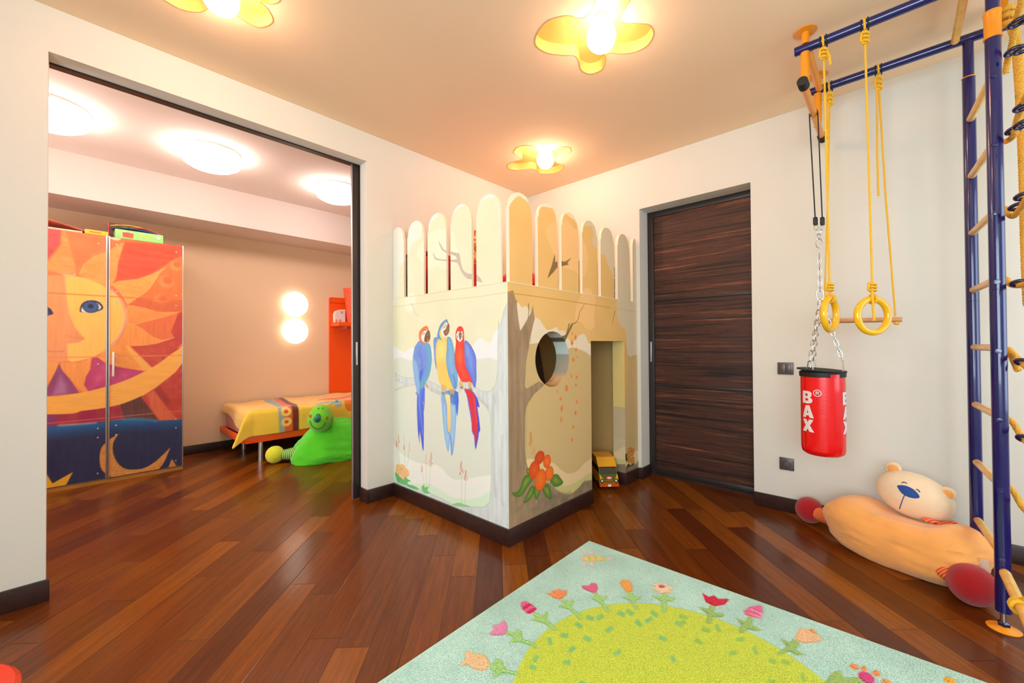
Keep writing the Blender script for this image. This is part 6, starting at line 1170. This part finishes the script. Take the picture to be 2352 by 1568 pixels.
# letters as polygons on the curved wall of the bag
LET = {'B': [[(0, 0), (.62, 0), (.85, .06), (.95, .17), (.95, .33), (.84, .46), (.74, .5), (.84, .56), (.91, .67), (.91, .82), (.82, .94), (.6, 1), (0, 1)], [(.33, .2), (.33, .4), (.52, .4), (.6, .36), (.6, .24), (.52, .2)], [(.33, .6), (.33, .8), (.5, .8), (.57, .76), (.57, .64), (.5, .6)]],
       'A': [[(0, 0), (.34, 0), (.39, .18), (.66, .18), (.71, 0), (1.05, 0), (.7, 1), (.35, 1)], [(.44, .38), (.525, .68), (.61, .38)]],
       'X': [[(-.02, 0), (.36, 0), (.52, .27), (.68, 0), (1.07, 0), (.72, .52), (1.02, 1), (.66, 1), (.52, .76), (.38, 1), (0, 1), (.32, .52)]]}
def letter(polys, ang0, z0, wdt, hgt, th=.0012):
    """fills the strokes column by column with small quads so that they bend round the bag"""
    nx, nz = 40, 44; g = MB()
    def inside(x, z):
        c = False
        for pl_ in polys:
            n = len(pl_)
            for i in range(n):
                (x1, y1), (x2, y2) = pl_[i], pl_[(i+1) % n]
                if (y1 > z) != (y2 > z) and x < (x2-x1)*(z-y1)/(y2-y1)+x1: c = not c
        return c
    rr_ = RG+.0011
    vi = {}; V_ = []; F_ = []
    def vid(i, j):
        if (i, j) not in vi:
            a = ang0+(-.05+1.15*i/nx)*wdt/rr_; vi[(i, j)] = len(V_); V_.append((XG+rr_*math.cos(a), YG+rr_*math.sin(a), z0+hgt*j/nz))
        return vi[(i, j)]
    for i in range(nx):
        for j in range(nz):
            if inside(-.05+1.15*(i+.5)/nx, (j+.5)/nz): F_.append((vid(i, j), vid(i+1, j), vid(i+1, j+1), vid(i, j+1)))
    g.add(V_, F_); return g
face = math.atan2(-YG, -XG)           # towards the camera
for rep in range(3):
    aL = face-math.radians(59)+rep*math.radians(116)
    for ch, z in (('B', .806), ('A', .731), ('X', .657)):
        o = letter(LET[ch], aL, z, .060, .065).build('letter', m_wht, pbg); o['label'] = 'white letter '+ch
        sd_ = o.modifiers.new('t', 'SOLIDIFY'); sd_.thickness = .001; sd_.offset = 0
    rg = MB(); ac = aL+.079/RG
    def cyl(u_, w_): a = ac+u_/(RG+.001); return (XG+(RG+.001)*math.cos(a), YG+(RG+.001)*math.sin(a), .864+w_)
    n = 28; cir = [(math.cos(2*math.pi*k/n), math.sin(2*math.pi*k/n)) for k in range(n)]
    rg.add([cyl(.0185*c, .0185*s_) for c, s_ in cir]+[cyl(.0150*c, .0150*s_) for c, s_ in cir], [(k, (k+1) % n, n+(k+1) % n, n+k) for k in range(n)])
    for quad in ([(-.007, -.009), (-.003, -.009), (-.003, .009), (-.007, .009)], [(-.003, .0055), (.004, .0055), (.004, .009), (-.003, .009)], [(-.003, -.001), (.004, -.001), (.004, .0022), (-.003, .0022)], [(.004, .0005), (.0075, .0005), (.0075, .0075), (.004, .0075)], [(.0, -.001), (.004, -.001), (.0085, -.009), (.0045, -.009)]):
        rg.add([cyl(*q) for q in quad], [(0, 1, 2, 3)])
    o = rg.build('registered_mark', m_wht, pbg); sd_ = o.modifiers.new('t', 'SOLIDIFY'); sd_.thickness = .001; sd_.offset = 0
def chain(a, b, nm='chain', L=.034, w=.017, r=.0022):
    a, b = Vector(a), Vector(b); d = b-a; n = max(2, round(d.length/(L-2*r-.001))); t = d.normalized(); s1_ = t.cross(Vector((0, 1, 0))).normalized() if abs(t.y) < .8 else Vector((1, 0, 0)); s2_ = t.cross(s1_)
    g = MB()
    for i in range(n): g.link(a+d*((i+.5)/n), t, s1_ if i % 2 else s2_, d.length/n+2*r+.001, w, r)
    return g.build(nm, m_steel, pbg)
ZS = 1.745; SA = Vector(P(1873, 512, 'x', XG)); SBp = Vector(P(1889, 512, 'x', XG)); apex = Vector(P(1881, 548, 'x', XG))
r0 = .0185; XS = 2.77
sp_ = [SA, Vector((XS, .31+r0, 2.35))]+[Vector((XS, .31+r0*math.cos(a), 2.375+r0*math.sin(a))) for a in np.linspace(0, math.pi, 11)]+[Vector((XS, .31-r0, 2.35)), SBp]
g = MB(); v = []
for p in sp_: v += [p-Vector((.012, 0, 0)), p+Vector((.012, 0, 0))]
g.add(v, [(2*i, 2*i+2, 2*i+3, 2*i+1) for i in range(len(sp_)-1)]); stp = g.build('strap', m_strap, pbg); m_ = stp.modifiers.new('t', 'SOLIDIFY'); m_.thickness = .0035; m_.offset = 0
for e_ in (SA, SBp): MB().box(e_-Vector((.016, .0095, .012)), e_+Vector((.016, .0095, .03)), bev=.004).build('strap_end', m_black, stp)
chain(SA-Vector((0, 0, .012)), apex+Vector((0, 0, .0)), 'short_chain', .028, .015); chain(SBp-Vector((0, 0, .012)), apex, 'short_chain', .028, .015)
g = MB(); hp = [apex+Vector((0, d_, z_)) for d_, z_ in ((0, .004), (.010, -.004), (.015, -.02), (.009, -.045), (0, -.05), (-.009, -.045), (-.013, -.02), (-.009, -.004))]; g.tube(hp, .0025, 8, closed=True); g.build('snap_hook', m_steel, pbg)
mid = Vector(P(1884, 668, 'x', XG)); chain(apex-Vector((0, 0, .048)), mid, 'main_chain')
g = MB(); g.link(mid-Vector((0, 0, .022)), (0, 0, 1), (0, 1, 0), .055, .03, .003); g.build('joining_link', m_steel, pbg)
m0 = mid-Vector((0, 0, .04))
for a in (32, 150, 270):
    e_ = Vector((XG+.088*math.cos(math.radians(a)), YG+.088*math.sin(math.radians(a)), 1.028)); chain(m0+(e_-m0)*.02, e_, 'side_chain')
    g = MB(); dn = Vector((0, 0, -1)); tan = Vector((-math.sin(math.radians(a)), math.cos(math.radians(a)), 0)); g.tube([e_+Vector((0, 0, .006)), e_+tan*.008, e_+tan*.018-Vector((0, 0, .055)), e_-tan*.018-Vector((0, 0, .055)), e_-tan*.008], .0028, 8, closed=True); g.build('hanger_loop', m_steel, pbg)
# ------------------------------------------------------------------ climbing net and rope at the right edge
YN = -.345
def NP(px, py, y=YN): return Vector(P(px, py, 'y', y))
net = empty('climbing_net', (2.3, YN, 0), 'yellow rope climbing net with navy plastic clips beside the front blue pole', 'climbing net')
def nrope(pts, r=.0105, y=YN, nm='net_rope', pitch=.036):
    q = smooth_pts([NP(px, py, y) for px, py in pts], 6, False); g = MB(); g.rope([Vector(p) for p in q], r, pitch, n=7); return g.build(nm, m_rope2, net)
nrope([(2310, 168), (2314, 140), (2322, 112), (2330, 75), (2336, 42), (2346, 5), (2352, -30)])
nrope([(2310, 325), (2322, 318), (2331, 305), (2335, 280), (2343, 255), (2354, 228), (2368, 200)])
nrope([(2311, 478), (2318, 492), (2328, 496), (2338, 486), (2350, 470), (2368, 440)])
nrope([(2312, 640), (2318, 650), (2328, 655), (2342, 655), (2362, 650)])
nrope([(2314, 800), (2322, 815), (2332, 836), (2338, 850)]); nrope([(2318, 802), (2330, 815), (2342, 828), (2362, 846)])
nrope([(2318, 962), (2330, 975), (2344, 998), (2358, 1015)]); nrope([(2322, 1120), (2334, 1138), (2346, 1160), (2362, 1178)])
for px, py, tilt in ((2336, 52, .3), (2328, 117, .35), (2350, 112, .3), (2350, 245, .3), (2330, 298, .35), (2350, 285, .3), (2352, 450, .2), (2338, 474, .25), (2342, 650, .1), (2352, 832, -.2), (2356, 1008, -.3)):
    c_ = NP(px, py); d_v = (c_-Vector((0, 0, CH))).normalized(); rr_v = d_v.cross(Vector((0, 0, 1))).normalized(); n0 = rr_v.cross(d_v); ax_v = (rr_v+n0*tilt*.9).normalized(); n1 = d_v.cross(ax_v)*-1; nn_v = (n1*.78+d_v*.62).normalized(); by_v = nn_v.cross(ax_v)
    MB().torus(c_, .0165, .0068, Matrix((ax_v, by_v, nn_v)).transposed(), 28, 12, sx=1.2, sy=.85).build('clip_ring', m_clip, net)
q = [NP(2352, 1372, -.30)+Vector((.021*math.cos(a)*.0+.004*a/6, .021*math.cos(a), .021*math.sin(a))) for a in np.linspace(0, 6*math.pi, 50)]
lbx = NP(2345, 1395, -.30); g = MB(); g.tube([Vector((lbx.x+.010*(a/(2*math.pi))-.01, YF+.0225*math.cos(a), .232+.0225*math.sin(a))) for a in np.linspace(0, 6*math.pi, 60)], .0068, 10)
g.tube([Vector((lbx.x, YF, .256)), Vector((lbx.x-.05, YF-.02, .30)), Vector((lbx.x-.12, YF-.03, .37))], .0068, 10); g.build('bar_lashing', m_rope, net)
cr_ = empty('climbing_rope', (2.42, -.37, 0), 'thick braided yellow climbing rope hanging at the right edge behind the net', 'rope')
q = smooth_pts([NP(px, py, -.40) for px, py in ((2318, 30), (2332, 90), (2340, 160), (2346, 260), (2352, 400), (2356, 560), (2362, 700))], 8, False); g = MB(); g.rope([Vector(p) for p in q], .0155, .05, strands=4, n=8); g.build('rope', m_rope2, cr_)
kp_ = NP(2316, 30, -.345); g = MB()
for i in range(3): g.tube([kp_+Vector((.022*math.cos(a), .016*math.sin(a), .012*math.sin(a*.5+i)-.022*i)) for a in np.linspace(0, 2*math.pi, 18)], .011, 10, closed=False)
g.build('knot', m_rope2, cr_)
g = MB(); hk = NP(2298, 12, -.345); g.torus(hk, .010, .003, Matrix.Rotation(math.pi/2, 3, 'X'), 20, 8); g.build('hook', m_steel, cr_)
